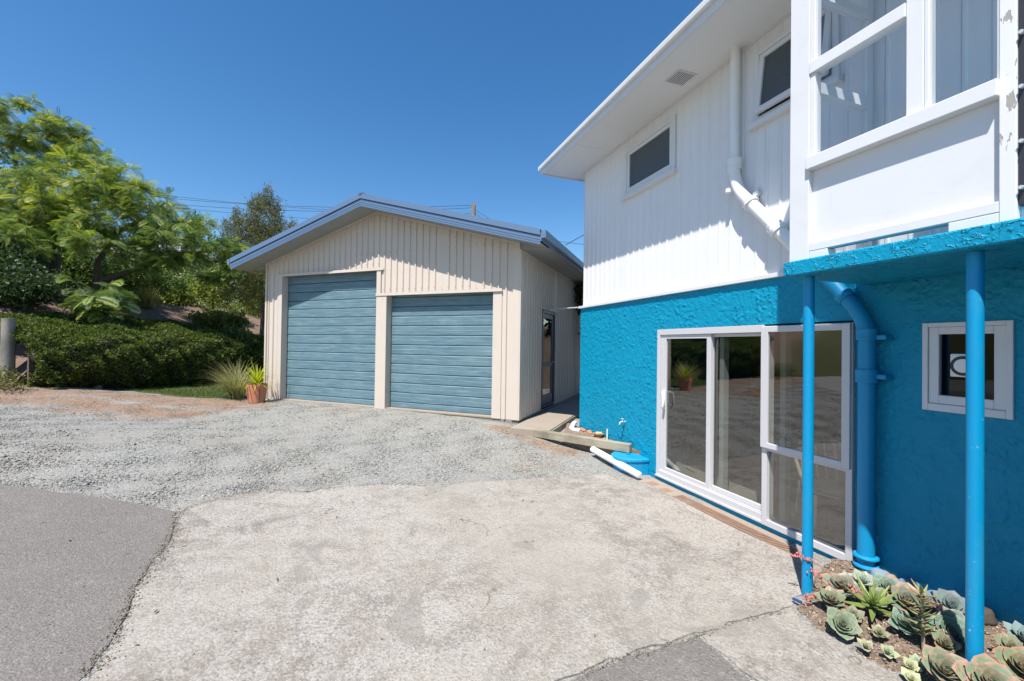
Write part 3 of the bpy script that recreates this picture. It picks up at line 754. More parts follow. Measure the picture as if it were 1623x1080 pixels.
MB().box(-4.75, -4.55, 0.012, 1.9, -.1, 2.33).obj('unseen_shade_wall', STUCCO, house)  # added wall out of view, blocks sky light to darken under the porch
porch_post(-2.605, 0.795); porch_post(-3.47, 0.80)

# drain along the sill: lip, channel, grate
drain = empty('drain_channel', tuple(HW(-1.2, .2, 0)), HROT, 'rusty slotted drain grate set in concrete below the sliding door', 'drain')
def dl(mb): mb.v = [(x + 1.2, y - .2, z) for x, y, z in mb.v]; return mb
f = MB(); f.box(-2.50, 0.12, 0.013, 0.125, -.06, 0.012); dl(f).obj('concrete_lip', CONC_SMOOTH, drain, 0.006)
f = MB(); f.box(-2.45, 0.05, 0.126, 0.29, -.08, -0.005); dl(f).obj('channel_bed', RUST, drain)
f = MB(); f.box(-2.40, -0.62, 0.128, 0.142, -.005, 0.024); f.box(-2.40, -0.62, 0.262, 0.276, -.005, 0.024)
dl(f).obj('grate_frame', RUST, drain)
s_ = -0.63
bars = MB()
while s_ > -2.39:
    bars.box(s_ - .011, s_, 0.143, 0.261, 0.004, 0.022); s_ -= 0.026
dl(bars).obj('grate_bars', RUST, drain)['kind'] = 'stuff'
for q in range(5):
    f = MB(); f.box(-0.60 + q * .13, -0.60 + q * .13 + .122, 0.13, 0.285, -0.02, 0.020 + rnd.uniform(-.003, .003)); dl(f).obj('brick', RUST if q % 2 else CONC_SMOOTH, drain, 0.006)

# ------------------------------------------------------------------ garage
gx = Vector((math.cos(R(21.79)), -math.sin(R(21.79)), 0)); gs = Vector((math.sin(R(21.79)), math.cos(R(21.79)), 0))
GC = Vector((0.13801947, 7.85148903, 0)); GROT = -R(21.79)
def GW(x, y, z=0.0): return GC + gx * x + gs * y + Vector((0, 0, z))
garage = empty('garage', tuple(GC), GROT, 'cream ribbed steel double garage with low blue gable roof', 'garage')
APX = -3.345; SL = 0.280
def gtop(x): return 4.650 - SL * abs(x - APX)
RIB = 0.158
def ribs(lo, hi):
    """(x, depth) profile breakpoints of ribbed steel between lo and hi; ribs stand proud (negative y)"""
    out = [(lo, 0.0)]; n = math.ceil((lo + 6.78) / RIB)
    x = -6.78 + n * RIB
    while x + 0.050 < hi:
        if x > lo + .004: out += [(x, 0.0), (x + 0.012, -0.026), (x + 0.038, -0.026), (x + 0.050, 0.0)]
        x += RIB
    out.append((hi, 0.0)); return out
def ribbed(name, lo, hi, zb, top, mat, parent):
    f = MB(); p = ribs(lo, hi)
    # apex break so the gable line stays straight
    if lo < APX < hi and not any(abs(q[0] - APX) < 1e-4 for q in p):
        for i in range(len(p) - 1):
            if p[i][0] < APX < p[i + 1][0]:
                t = (APX - p[i][0]) / (p[i + 1][0] - p[i][0]); p.insert(i + 1, (APX, p[i][1] * (1 - t) + p[i + 1][1] * t)); break
    for (x0, y0), (x1, y1) in zip(p[:-1], p[1:]):
        if x1 - x0 < 1e-6: continue
        f.face([(x0, y0, zb), (x1, y1, zb), (x1, y1, top(x1)), (x0, y0, top(x0))])
        f.face([(x0, y0 + .004, zb), (x0, y0 + .004, top(x0)), (x1, y1 + .004, top(x1)), (x1, y1 + .004, zb)])
        f.face([(x0, y0, zb), (x0, y0 + .004, zb), (x1, y1 + .004, zb), (x1, y1, zb)])
    me_v = f.v
    me = bpy.data.meshes.new(name); me.from_pydata(me_v, [], f.f); return link(name, me, parent, mat)
D1 = (-6.13, -3.31, 3.392); D2 = (-3.04, -0.545, 2.838)
# cladding sheets
ribbed('cladding_sheet', -6.65, D1[0] - .125, 0.40, gtop, CREAM, garage)
cuts = [D1[0] - .125, -5.40, -4.64, -3.88, -3.20]
for lo, hi in zip(cuts[:-1], cuts[1:]): ribbed('cladding_sheet', lo, hi - .0015, D1[2] + .05, gtop, CREAM, garage)
cuts = [-3.20, -2.44, -1.68, -0.92, -0.36]
for lo, hi in zip(cuts[:-1], cuts[1:]): ribbed('cladding_sheet', lo, hi - .0015, D2[2] + .05, gtop, CREAM, garage)
ribbed('cladding_sheet', -0.36, -0.135, 0.40, gtop, CREAM, garage)
MB().box(-6.70, -6.651, -0.03, -0.002, 0.40, gtop(-6.7) - .0).box(-6.704, -6.70, -0.03, 7, 0.40, 3.6).obj('corner_flashing', CREAM, garage, 0.002)
f = MB(); f.box(-0.134, 0.0, -0.030, -0.004, 0.40, gtop(0) - .006); f.box(0.0005, 0.028, -0.030, 0.10, 0.40, 3.60); f.obj('corner_flashing', CREAM, garage, 0.002)
f = MB()
for n_ in range(43):
    x = -6.78 + n_ * RIB + .025
    for z in (D1[2] + .13 if x < -3.2 else D2[2] + .12, gtop(x) - .16, 3.75):
        if -6.2 < x < -.2 and z < gtop(x) - .1: f.box(x - .006, x + .006, -.032, -.0255, z - .006, z + .006)
f.obj('screws', CREAM_DARK, garage)['kind'] = 'stuff'
# jambs, pillar and head flashings
f = MB(); f.box(D1[0] - .124, D1[0], -0.034, 0.14, 0.42, D1[2]); f.obj('jamb', CREAM, garage, 0.002)
f = MB(); f.box(D1[1], D2[0], -0.034, 0.16, 0.36, D2[2]); f.box(D1[1], -3.20, -0.034, 0.16, D2[2] + .0005, D1[2]); f.obj('pillar', CREAM, garage, 0.002)
f = MB(); f.box(D2[1], -0.36, -0.020, 0.14, 0.40, D2[2]); f.obj('jamb', CREAM, garage, 0.002)
f = MB(); f.box(-6.265, -3.12, -0.045, -0.0301 + .16, D1[2] + .001, D1[2] + .008); f.box(-6.265, -3.12, -0.049, -0.045, D1[2] - .014, D1[2] + .045); f.obj('head_flashing', CREAM, garage)
f = MB(); f.box(-3.315, -0.35, -0.045, 0.14, D2[2] + .001, D2[2] + .008); f.box(-3.315, -0.35, -0.049, -0.045, D2[2] - .014, D2[2] + .045); f.obj('head_flashing', CREAM, garage)
# rake trim just under the soffit
for sgn in (-1, 1):
    x0 = -6.70 if sgn < 0 else APX; x1 = APX if sgn < 0 else 0.0
    f = MB(); z0, z1 = gtop(x0), gtop(x1)
    f.hull8([(x0, -.038, z0 - .035), (x1, -.038, z1 - .035), (x1, -.029, z1 - .035), (x0, -.029, z0 - .035), (x0, -.038, z0 + .012), (x1, -.038, z1 + .012), (x1, -.029, z1 + .012), (x0, -.029, z0 + .012)])
    f.obj('rake_trim', CREAM, garage)
# rest of the box
f = MB(); f.box(-6.66, -0.01, 0.005, 0.06, gtop(-6.7) - .33, gtop(-6.7) - .3); f.obj('head_beam', CONC_BASE, garage)
f = MB(); f.face([(-6.69, 7, .4), (-0.005, 7, .4), (-0.005, 7, 3.7), (APX, 7, 4.64), (-6.69, 7, 3.7)]); f.obj('rear_wall', CREAM, garage)
f = MB(); f.box(-6.698, -0.002, 0.0, 7.0, 0.0, 0.40); fl = f.obj('floor_slab', CONC_BASE, garage)
f = MB(); f.box(D1[0] - .05, D1[1] - .002, -0.012, 0.30, 0.395, 0.425); f.obj('door_threshold', CONC_SMOOTH, garage, 0.004)
f = MB(); f.box(D2[0] + .002, D2[1], -0.012, 0.30, 0.395, 0.425); f.obj('door_threshold', CONC_SMOOTH, garage, 0.004)
# roller doors
def roller(D_, n0, label):
    x0, x1, zt = D_; zb = 0.428
    f = MB(); f.box(x0 + .004, x1 - .004, 0.185, 0.195, zb, zt + .02); root = f.obj('roller_door', DARKBLUE, garage); root['label'] = label
    z = zb; k = 0
    me = None
    PW = 0.2045
    while z < zt + .01:
        h = (0.125 if k == 0 else PW)
        zt_ = min(z + h - 0.006, zt + .02)
        f = MB(); prof = [(0.183, z), (0.150, z), (0.142, z + .010), (0.140, z + .5 * (zt_ - z)), (0.1435, z + .52 * (zt_ - z)), (0.143, zt_ - .02), (0.152, zt_ - .004), (0.183, zt_)]
        f.prism(prof, 0, x0 + .006, x1 - .006); f.obj('slat', SLAT, root)
        z += h; k += 1
roller(D1, 15, 'taller left roller door in faded teal slats'); roller(D2, 12, 'shorter right roller door in faded teal slats')
# side wall, facing the house
SD = (1.36, 2.38, 0.44, 2.60)
def side_sheet(y0, y1, z0, z1):
    f = MB(); p = [(y0, 0.0)]; y = math.ceil(y0 / RIB) * RIB
    while y + .05 < y1:
        p += [(y, 0), (y + .012, .024), (y + .038, .024), (y + .05, 0)]; y += RIB
    p.append((y1, 0))
    for (a0, b0), (a1, b1) in zip(p[:-1], p[1:]):
        if a1 - a0 < 1e-6: continue
        f.face([(b0, a0, z0), (b1, a1, z0), (b1, a1, z1), (b0, a0, z1)]); f.face([(b0 - .004, a0, z0), (b0 - .004, a0, z1), (b1 - .004, a1, z1), (b1 - .004, a1, z0)])
    me = bpy.data.meshes.new('side_sheet'); me.from_pydata(f.v, [], f.f); link('side_sheet', me, garage, CREAM)
side_sheet(0.101, 0.76, 0.40, 3.60); side_sheet(0.761, SD[0], .40, 3.60); side_sheet(SD[0] + .0005, SD[1], SD[3], 3.60)
for y0 in (SD[1] + .001, 3.14, 3.90, 4.66, 5.42, 6.18): side_sheet(y0, {True: 3.139}.get(y0 < 3, y0 + .759), .40, 3.60)
f = MB(); f.box(0.0, 0.034, 0.10, 6.9, 3.562, 3.60); f.obj('wall_head_trim', CREAM, garage)
f = MB(); f.box(0.026, 0.05, SD[0] - .05, SD[1] + .05, SD[3] - .002, SD[3] + .035); f.obj('head_flashing', CREAM, garage)
f = MB(); f.box(-0.08, 0.022, SD[0], SD[0] + .07, SD[2], SD[3] - .003); f.box(-0.08, .022, SD[1] - .07, SD[1], SD[2], SD[3] - .003); f.box(-.08, .022, SD[0] + .07, SD[1] - .07, SD[3] - .075, SD[3] - .003); f.box(-.08, .03, SD[0] + .07, SD[1] - .07, SD[2], SD[2] + .04)
sdo = f.obj('side_door', DARKBLUE, garage, 0.003)
f = MB(); y0, y1 = SD[0] + .075, SD[1] - .075
f.box(-.05, -.01, y0, y0 + .10, SD[2] + .045, SD[3] - .08); f.box(-.05, -.01, y1 - .10, y1, SD[2] + .045, SD[3] - .08); f.box(-.05, -.01, y0 + .1, y1 - .1, SD[2] + .045, SD[2] + .26); f.box(-.05, -.01, y0 + .1, y1 - .1, 1.33, 1.43); f.box(-.05, -.01, y0 + .1, y1 - .1, SD[3] - .18, SD[3] - .08)
f.obj('leaf_frame', DARKBLUE, sdo, 0.003)
MB().box(-.032, -.027, y0 + .1, y1 - .1, SD[2] + .26, 1.33).obj('pane', GLASS, sdo); MB().box(-.032, -.027, y0 + .1, y1 - .1, 1.43, SD[3] - .18).obj('pane', GLASS, sdo)
f = MB(); f.tube([(-.01, y1 - .05, 1.42), (.03, y1 - .05, 1.42), (.035, y1 - .15, 1.42)], 0.009, 6); f.obj('handle', GALV, sdo, smooth=True)
f = MB(); f.box(-1.6, -1.5, 0.3, 6.5, .42, 2.6); f.obj('inner_lining', HOUSE_WALL, garage)
# roof
RY0, RY1 = -0.52, 7.4
def rz(x): return 4.862 - SL * abs(x - APX)
XL, XR = -7.27, 0.555
for (xa, xb) in ((XL, APX), (APX, XR)):
    f = MB(); nseg = max(1, int((RY1 - RY0) / .19))
    for i in range(nseg):                      # ribbed sheeting: a rib every 190 mm
        ya = RY0 + .03 + i * .19
        f.hull8([(xa, ya, rz(xa) + .002), (xb, ya, rz(xb) + .002), (xb, ya + .045, rz(xb) + .002), (xa, ya + .045, rz(xa) + .002), (xa, ya + .012, rz(xa) + .026), (xb, ya + .012, rz(xb) + .026), (xb, ya + .033, rz(xb) + .026), (xa, ya + .033, rz(xa) + .026)])
    f.obj('roof_ribs', ROOF, garage)
    f = MB(); f.hull8([(xa, RY0 + .02, rz(xa) - .03), (xb, RY0 + .02, rz(xb) - .03), (xb, RY1, rz(xb) - .03), (xa, RY1, rz(xa) - .03), (xa, RY0 + .02, rz(xa)), (xb, RY0 + .02, rz(xb)), (xb, RY1, rz(xb)), (xa, RY1, rz(xa))]); f.obj('roof', ROOF, garage)
    # barge: board, cap, beads
    def band(d0, d1, y0_, y1_, nm):
        f = MB(); f.hull8([(xa, y0_, rz(xa) - d1), (xb, y0_, rz(xb) - d1), (xb, y1_, rz(xb) - d1), (xa, y1_, rz(xa) - d1), (xa, y0_, rz(xa) - d0), (xb, y0_, rz(xb) - d0), (xb, y1_, rz(xb) - d0), (xa, y1_, rz(xa) - d0)]); f.obj(nm, ROOF, garage)
    band(-0.028, 0.075, RY0 - .02, RY0 + .0, 'barge_cap'); band(-0.03, -0.0281, RY0 - .02, RY0 + .10, 'barge_cap_top')
    band(0.085, 0.232, RY0, RY0 + .019, 'barge_board'); band(0.146, 0.152, RY0 - .006, RY0 - .0005, 'barge_bead'); band(0.190, 0.195, RY0 - .005, RY0 - .0005, 'barge_bead')
    f = MB(); d0, d1 = .195, .205
    f.hull8([(xa, RY0 + .02, rz(xa) - d1), (xb, RY0 + .02, rz(xb) - d1), (xb, 0.0, rz(xb) - d1), (xa, 0.0, rz(xa) - d1), (xa, RY0 + .02, rz(xa) - d0), (xb, RY0 + .02, rz(xb) - d0), (xb, 0, rz(xb) - d0), (xa, 0, rz(xa) - d0)]); f.obj('gable_soffit', SOFFIT_GREY, garage)
f = MB(); f.tube([(APX, RY0 - .02, rz(APX) + .02), (APX, RY1, rz(APX) + .02)], 0.05, 10); f.obj('ridge_cap', ROOF, garage)
for sx in (1, -1):
    base = XR if sx > 0 else XL
    f = MB(); f.box(base, base + sx * .02, RY0, RY1, 3.60, rz(XR) - .03); f.obj('fascia', ROOF, garage)
    pr = [(base + sx * .021, 3.645), (base + sx * .085, 3.645), (base + sx * .10, 3.665), (base + sx * .105, 3.775), (base + sx * .098, 3.775), (base + sx * .092, 3.672), (base + sx * .08, 3.654), (base + sx * .021, 3.654)]
    f = MB(); f.prism(pr, 1, RY0 - .01, RY1); f.box(base + sx * .021, base + sx * .104, RY0 - .014, RY0 - .0101, 3.645, 3.775); f.obj('gutter', ROOF, garage)
    xw = 0.0 if sx > 0 else -6.70
    f = MB(); f.box(xw + sx * .001, base - sx * .001, 0.002, RY1, 3.602, 3.614); f.obj('side_soffit', SOFFIT_GREY, garage)
    f = MB(); f.face([(xw, 0.001, 3.602), (base, .001, 3.602), (base, .001, rz(base) - .206), (xw, .001, rz(xw) - .206)]); f.obj('soffit_end', SOFFIT_GREY, garage)

# ------------------------------------------------------------------ things between garage and house
path = empty('concrete_path', tuple(GW(.4, 1.2, 0.3)), GROT, 'pale concrete path slab between the garage side door and blue house', 'path')
f = MB(); f.box(-.34, .36, -1.75, 1.62, -.10, 0.07); f.obj('slab', CONC_SMOOTH, path, 0.01)
f = MB(); f.box(.362, .385, -1.72, 1.62, -.12, 0.05); f.obj('edge_board', TIMBER, path, 0.004)
def beam(name, p, q, wid, ht, label, mat=TIMBER):
    p = Vector(p); q = Vector(q); L = (q - p).length
    o = empty(name, tuple(p), math.atan2(q.y - p.y, q.x - p.x))
    bpy.data.objects.remove(o)
    f = MB(); f.box(0, L, -wid / 2, wid / 2, 0, ht)
    o = f.obj(name, mat, None, 0.008); o.location = p
    d = q - p; o.rotation_euler = (0, -math.atan2(d.z, math.hypot(d.x, d.y)), math.atan2(d.y, d.x))
    return props(o, label, 'beam')
beam('timber_beam', (0.19, 7.37, 0.245), (1.76, 6.15, 0.255), 0.10, 0.125, 'long weathered timber beam edging gravel below the concrete path')
beam('timber_beam', (1.42, 6.53, 0.115), (1.80, 6.24, 0.115), 0.09, 0.135, 'short timber beam under the right end of the long beam')
f = MB(); f.tube([GW(.02, 1.42, 2.59), HW(2.195, 0.012, 2.52)], 0.014, 8); props(f.obj('metal_rod', GALV, smooth=True), 'thin metal rod spanning from garage side door to house corner', 'rod')
# fill behind the beam
f = MB()
FILL = [(0.85, 6.95), (1.74, 6.24), (1.90, 6.02), (1.27, 7.82), (1.10, 8.2)]
sheet('soil_fill', ragged(FILL, .08, .01, 12, only={0}), 0.0, SOIL, 0.08, 0.3, lambda x, y: 0.30 + 0.0 * x, 0.01)
for q, (t, sc) in enumerate([(1.95, .05), (1.85, .045), (1.72, .05), (1.62, .04), (1.42, .035), (1.15, .03)]):
    f = MB(); p = HW(t, .09 + rnd.uniform(-.03, .03), .31)
    f.lathe([(sc * .2, -.02), (sc, 0), (sc * .9, sc * .4), (sc * .4, sc * .6)], 7, tuple(p)); o = f.obj('terracotta_shard', TERRACOTTA)
    props(o, ['terracotta shard nearest the house corner', 'second terracotta shard from the house corner', 'third terracotta shard from the house corner', 'terracotta shard left of the small bowl', 'terracotta shard just right of the small bowl', 'terracotta shard furthest right along the blue wall'][q], 'shard', 'terracotta shards behind the timber beam')
# small bowl with cactus, peg, pipes, gully
bowl = empty('succulent_bowl', tuple(HW(1.36, .10, .305)), 0, 'small terracotta bowl holding a pale succulent behind timber beam', 'bowl')
MB().lathe([(0.05, 0), (0.085, .05), (0.09, .055), (0.078, .055), (0.06, .035), (.01, .03)], 18).obj('bowl', TERRACOTTA, bowl, smooth=True)
f = MB()
for q in range(9):
    a_ = q * 2.4; r_ = .02 + .004 * q; f.lathe([(.002, 0), (.018, .012), (.016, .03), (.002, .042)], 7, (r_ * math.cos(a_), r_ * math.sin(a_), .04))
f.obj('succulent', paint('pale_succulent', (0.42, 0.45, 0.25), .6, .15, 30), bowl, smooth=True)
f = MB(); f.tube([HW(1.16, .06, .28), HW(1.16, .06, .47)], 0.011, 6); props(f.obj('white_peg', PVC), 'short white plastic peg upright against the blue wall', 'peg')
f = MB(); p0 = Vector((1.25, 6.40, .235)); p1 = Vector((1.735, 5.60, .085)); dv = p1 - p0
f.tube([p0, p0 + dv * .55, p0 + dv * .62, p0 + dv * .68, p0 + dv * .7, p1 - dv * .02, p1], [.048, .049, .053, .054, .048, .046, .03], 16)
props(f.obj('downpipe', PVC, smooth=True), 'white plastic pipe lying on gravel beside the blue gully', 'pipe')
f = MB(); f.tube([HW(2.32, .02, .36), HW(2.2, .12, .37), HW(2.08, .2, .36), HW(2.02, .26, .33), HW(1.96, .24, .31), HW(1.86, .17, .31)], .04, 12)
props(f.obj('pipe_elbow', PVC, smooth=True), 'white pipe elbow poking out round the blue house corner', 'pipe')
gul = empty('gully_trap', tuple(HW(.44, 0, 0)), HROT, 'blue painted gully trap with flat lid against the wall', 'gully')
def dshape(r, d, n=14): return [(r * math.cos(math.pi * i / n), d * math.sin(math.pi * i / n) ** 0.8) for i in range(n + 1)]
f = MB(); pr = dshape(.26, .37); f.loft([[(x * 1.03, y * 1.03 + .008, -.05) for x, y in pr], [(x, y + .008, .20) for x, y in pr]]); f.obj('body', BLUE_PAINT, gul, .008)
f = MB(); pr = dshape(.275, .395); f.loft([[(x, y + .010, .203) for x, y in pr], [(x, y + .010, .232) for x, y in pr], [(x * .93, y * .93 + .012, .246) for x, y in pr]]); lid = f.obj('lid', BLUE_PAINT, gul)
f = MB(); f.tube([(-.03, .16, .243), (-.03, .16, .262), (.03, .16, .262), (.03, .16, .243)], .008, 6); f.obj('lid_ring', BLUE_PAINT, lid)

# pot with yucca, tussock grass
def blade(f, base, az, L, lean, wid, droop, n=5, col=None):
    pts = []
    d = Vector((math.cos(az), math.sin(az), 0)); side_ = Vector((-math.sin(az), math.cos(az), 0))
    th = lean
    p = Vector(base); out = []
    for i in range(n + 1):
        w_ = wid * (1 - (i / n) ** 1.5) * (0.6 + 0.4 * min(1, i / 1.5)) + .0008
        out.append((p - side_ * w_, p + side_ * w_))
        p = p + (d * math.sin(th) + Vector((0, 0, math.cos(th)))) * (L / n); th += droop / n
    b = len(f.v)
    for a_, c in out: f.v += [tuple(a_), tuple(c)]
    for i in range(n): f.f.append((b + 2 * i, b + 2 * i + 1, b + 2 * i + 3, b + 2 * i + 2))
def col_mesh(f, name, mat, parent, cfun, kind=None):
    V = np.array(f.v); c = cfun(V)
    o = np_mesh(name, V, np.array(f.f), mat, parent, col=c, smooth=True, kind=kind); return o
POT = Vector((-5.86, 9.66, hz(-5.86, 9.66)))
pot = empty('terracotta_pot', tuple(POT), .3, 'terracotta pot with spiky lime green plant by left garage corner', 'pot')
f = MB(); f.lathe([(.15, 0), (.17, .01), (.20, .25), (.215, .40), (.215, .425), (.195, .425), (.19, .36), (.02, .36)], 28); f.obj('pot', TERRACOTTA, pot, smooth=True)
MB().lathe([(.01, .361), (.188, .361), (.188, .37), (.01, .372)], 20).obj('soil', SOIL, pot)
f = MB()
for q in range(5):
    a_ = q * 2 * math.pi / 5 + .2
    f.hull8([((.2035 + .01 * z) * math.cos(a_ + e_), (.2035 + .01 * z) * math.sin(a_ + e_), .06 + .3 * z) for z in (0, 1) for e_ in (-.02, .02, .025, -.025)])
f.obj('groove_shade', BLACK, pot)  # black strips on the surface, painting the shade inside the pot's slits
for q in range(60):
    f = MB(); az = q * 2.39996; t = q / 60
    blade(f, (.03 * math.cos(az), .03 * math.sin(az), .37 + .14 * (1 - t)), az, rnd.uniform(.42, .58), .25 + 1.25 * t ** .8, .018, rnd.uniform(.3, .9), 6)
    tone = rnd.uniform(.8, 1.15)
    col_mesh(f, 'leaf', LEAF, pot, lambda V: np.array((.37, .41, .04)) * tone * np.ones((len(V), 1)))
TUS = Vector((-6.55, 10.0, hz(-6.55, 10.0)))
tus = empty('tussock_grass', tuple(TUS), 0, 'arching tan and green tussock grass left of the pot', 'grass')
f = MB()
for q in range(620):
    az = rnd.gauss(math.pi, 1.15) if rnd.random() < .8 else rnd.uniform(0, 6.28)
    blade(f, (rnd.gauss(0, .06), rnd.gauss(0, .06), 0), az, rnd.uniform(.5, 1.15), rnd.uniform(.05, .6), .0055, rnd.uniform(.5, 1.5), 6)
def tc(V):
    n = len(V) // 14; t = npr.random(n)[:, None]; c = np.where(t < .45, np.array([[.42, .35, .18]]), np.array([[.20, .24, .08]])) * npr.uniform(.75, 1.25, (n, 1)); return np.repeat(c, 14, 0)
col_mesh(f, 'blades', LEAF, tus, tc, 'stuff')

# ------------------------------------------------------------------ bank and retaining wall
WP0 = Vector((-10.45, 9.25)); WDIR = Vector((0.205, 0.979)).normalized(); WLEFT = Vector((-WDIR.y, WDIR.x))
def wallpt(t, u=0.0): p = WP0 + WDIR * t + WLEFT * u; return p.x, p.y
def sstep(x): x = np.clip(x, 0, 1); return x * x * (3 - 2 * x)
def bank_z(t, u):
    t = np.asarray(t, float); u = np.asarray(u, float)
    x = WP0.x + WDIR.x * t + WLEFT.x * u; y = WP0.y + WDIR.y * t + WLEFT.y * u
    x0 = WP0.x + WDIR.x * t; y0 = WP0.y + WDIR.y * t
    g0 = height(x0, y0)
    base = g0 + (1.45 - g0) * sstep((t + .25) / .35) + 0.01
    rise = 0.45 * np.clip(u, 0, 4) + 0.06 * np.clip(u - 4, 0, 10) + 0.2 * np.clip(u - 14, 0, 40)
    rise = rise * (0.45 + 0.55 * sstep((t + 4) / 6)) * (1 - .10 * sstep((t - 4) / 5))
    return base + rise + 0.05 * np.sin(x * 2.1) * np.sin(y * 1.7)
def bank_xyz(t, u): x, y = wallpt(t, u); return Vector((x, y, float(bank_z(t, u))))
def bank_mat():
    M = Mat('bank_mulch_and_grass', .95, .2)
    at = M.n('Attribute'); at.attribute_name = 'Col'; sa = M.n('SeparateColor'); M.l(at.outputs['Color'], sa.inputs[0])
    mul = M.mix(M.noise(5, 7, .7), (.11, .07, .05), (.26, .185, .14)); gr = M.mix(M.noise(4, 7, .75), (.05, .065, .022), (.115, .115, .045))
    M.color(M.mix(sa.outputs[0], mul, gr)); M.bump(M.noise(25, 6, .75), .9, .03); return M.m
BANKM = bank_mat()
ts = np.concatenate([np.arange(-14, 18, .4), np.arange(18, 70, 4)]); us = np.concatenate([np.arange(0, 12, .4), np.arange(12, 70, 3)])
T, U = np.meshgrid(ts, us, indexing='ij')
V = np.stack([(WP0.x + WDIR.x * T + WLEFT.x * U).ravel(), (WP0.y + WDIR.y * T + WLEFT.y * U).ravel(), bank_z(T, U).ravel()], 1)
nx, ny = T.shape; i, j = np.meshgrid(np.arange(nx - 1), np.arange(ny - 1), indexing='ij'); k = (i * ny + j).ravel()
props(np_mesh('bank', V, np.stack([k, k + ny, k + ny + 1, k + 1], 1), BANKM, col=np.repeat(sstep((-T.ravel() - .2) / 1.5)[:, None], 3, 1), smooth=True), kind='structure')

rw = empty('retaining_wall', (*wallpt(0), hz(*wallpt(0))), math.atan2(WDIR.y, WDIR.x), 'dark timber retaining wall with round posts mostly covered by hedge', 'retaining wall')
gz = hz(*wallpt(0))
def rwz(t): return hz(*wallpt(t)) - gz
for q in range(7):
    t0 = -.18 + q * 1.15
    for b in range(7):
        f = MB(); z0 = rwz(t0 + .5) - .05 + b * .2 + rnd.uniform(-.003, .003)
        if z0 + gz > 1.45: break
        f.box(t0, t0 + 1.144, -.05, rnd.uniform(.0, .006), z0, z0 + .195); f.obj('board', WALL_WOOD, rw, .005)
    if q == 0: continue
    f = MB(); f.tube([(t0 + .05, -.16, rwz(t0) - .1), (t0 + .05, -.15, 1.62 - gz)], [.095, .085], 12); f.obj('post', POST_WOOD, rw, smooth=True)
f = MB(); f.box(7.75, 7.8, -3, 0, -.3, 1.0); f.obj('end_board', WALL_WOOD, rw)
f = MB(); a0 = Vector((*wallpt(.55, -.35), 1.25)); a1 = Vector((*wallpt(1.75, -.42), hz(*wallpt(1.75, -.42)))); f.tube([a0, a1], .03, 6)
props(f.obj('leaning_stake', BARK_DARK), 'dark stake leaning against the retaining wall below hedge', 'stake')
f = MB(); z0 = hz(-10.72, 8.92); f.tube([(-10.72, 8.92, z0 - .1), (-10.72, 8.92, z0 + .6), (-10.73, 8.92, z0 + 1.42)], [.112, .108, .104], 20)
props(f.obj('round_post', POST_WOOD, smooth=True), 'thick weathered round timber post at the left end of hedge', 'post')

# ------------------------------------------------------------------ foliage tools
def rand_dirs(n): v_ = npr.normal(size=(n, 3)); return v_ / np.linalg.norm(v_, axis=1, keepdims=True)
def leaf_quads(P, Dn, Nn, L, Wd, col):
    """one diamond-shaped leaf per point; Dn direction, Nn rough normal"""
    S = np.cross(Dn, Nn); S /= np.linalg.norm(S, axis=1, keepdims=True) + 1e-9
    L = np.asarray(L)[:, None]; Wd = np.asarray(Wd)[:, None]
    V = np.stack([P, P + Dn * L * .45 + S * Wd, P + Dn * L, P + Dn * L * .45 - S * Wd], 1).reshape(-1, 3)
    F = np.arange(len(V)).reshape(-1, 4); return V, F, np.repeat(col, 4, 0)
def cat(parts):
    Vs, Fs, Cs, b = [], [], [], 0
    for V, F, C in parts: Vs.append(V); Fs.append(F + b); Cs.append(C); b += len(V)
    return np.concatenate(Vs), np.concatenate(Fs), np.concatenate(Cs)
def palette(n, cols, wts, jit=.2):
    cols = np.array(cols); c = cols[npr.choice(len(cols), n, p=np.array(wts) / sum(wts))]
    return c * npr.uniform(1 - jit, 1 + jit, (n, 1))

def fronds(bases, dirs, L, cols, npin=11):
    """feathery compound leaves: a drooping midrib with pairs of narrow leaflets"""
    n = len(bases); parts = []
    d = dirs.copy(); upv = np.tile([0, 0, 1.0], (n, 1))
    side_ = np.cross(d, upv); side_ /= np.linalg.norm(side_, axis=1, keepdims=True) + 1e-9
    ro = npr.normal(0, .75, n)[:, None]; side_ = side_ * np.cos(ro) + np.cross(d, side_) * np.sin(ro)
    p = bases.copy(); droop = npr.uniform(.03, .12, n)[:, None]
    for q in range(npin):
        t = q / (npin - 1)
        step = (L / npin)[:, None]
        d = d - upv * droop; d /= np.linalg.norm(d, axis=1, keepdims=True)
        p = p + d * step
        ll = L * .31 * np.sin(math.pi * (.16 + .80 * t)) ** .7 + .008
        nrm = np.cross(side_, d)
        for sg in (-1, 1):
            ld_ = side_ * sg + d * .75 - upv * .18; ld_ /= np.linalg.norm(ld_, axis=1, keepdims=True)
            parts.append(leaf_quads(p, ld_, nrm, ll * npr.uniform(.85, 1.1, n), L * .026, cols * npr.uniform(.9, 1.1, (n, 1))))
    return cat(parts)

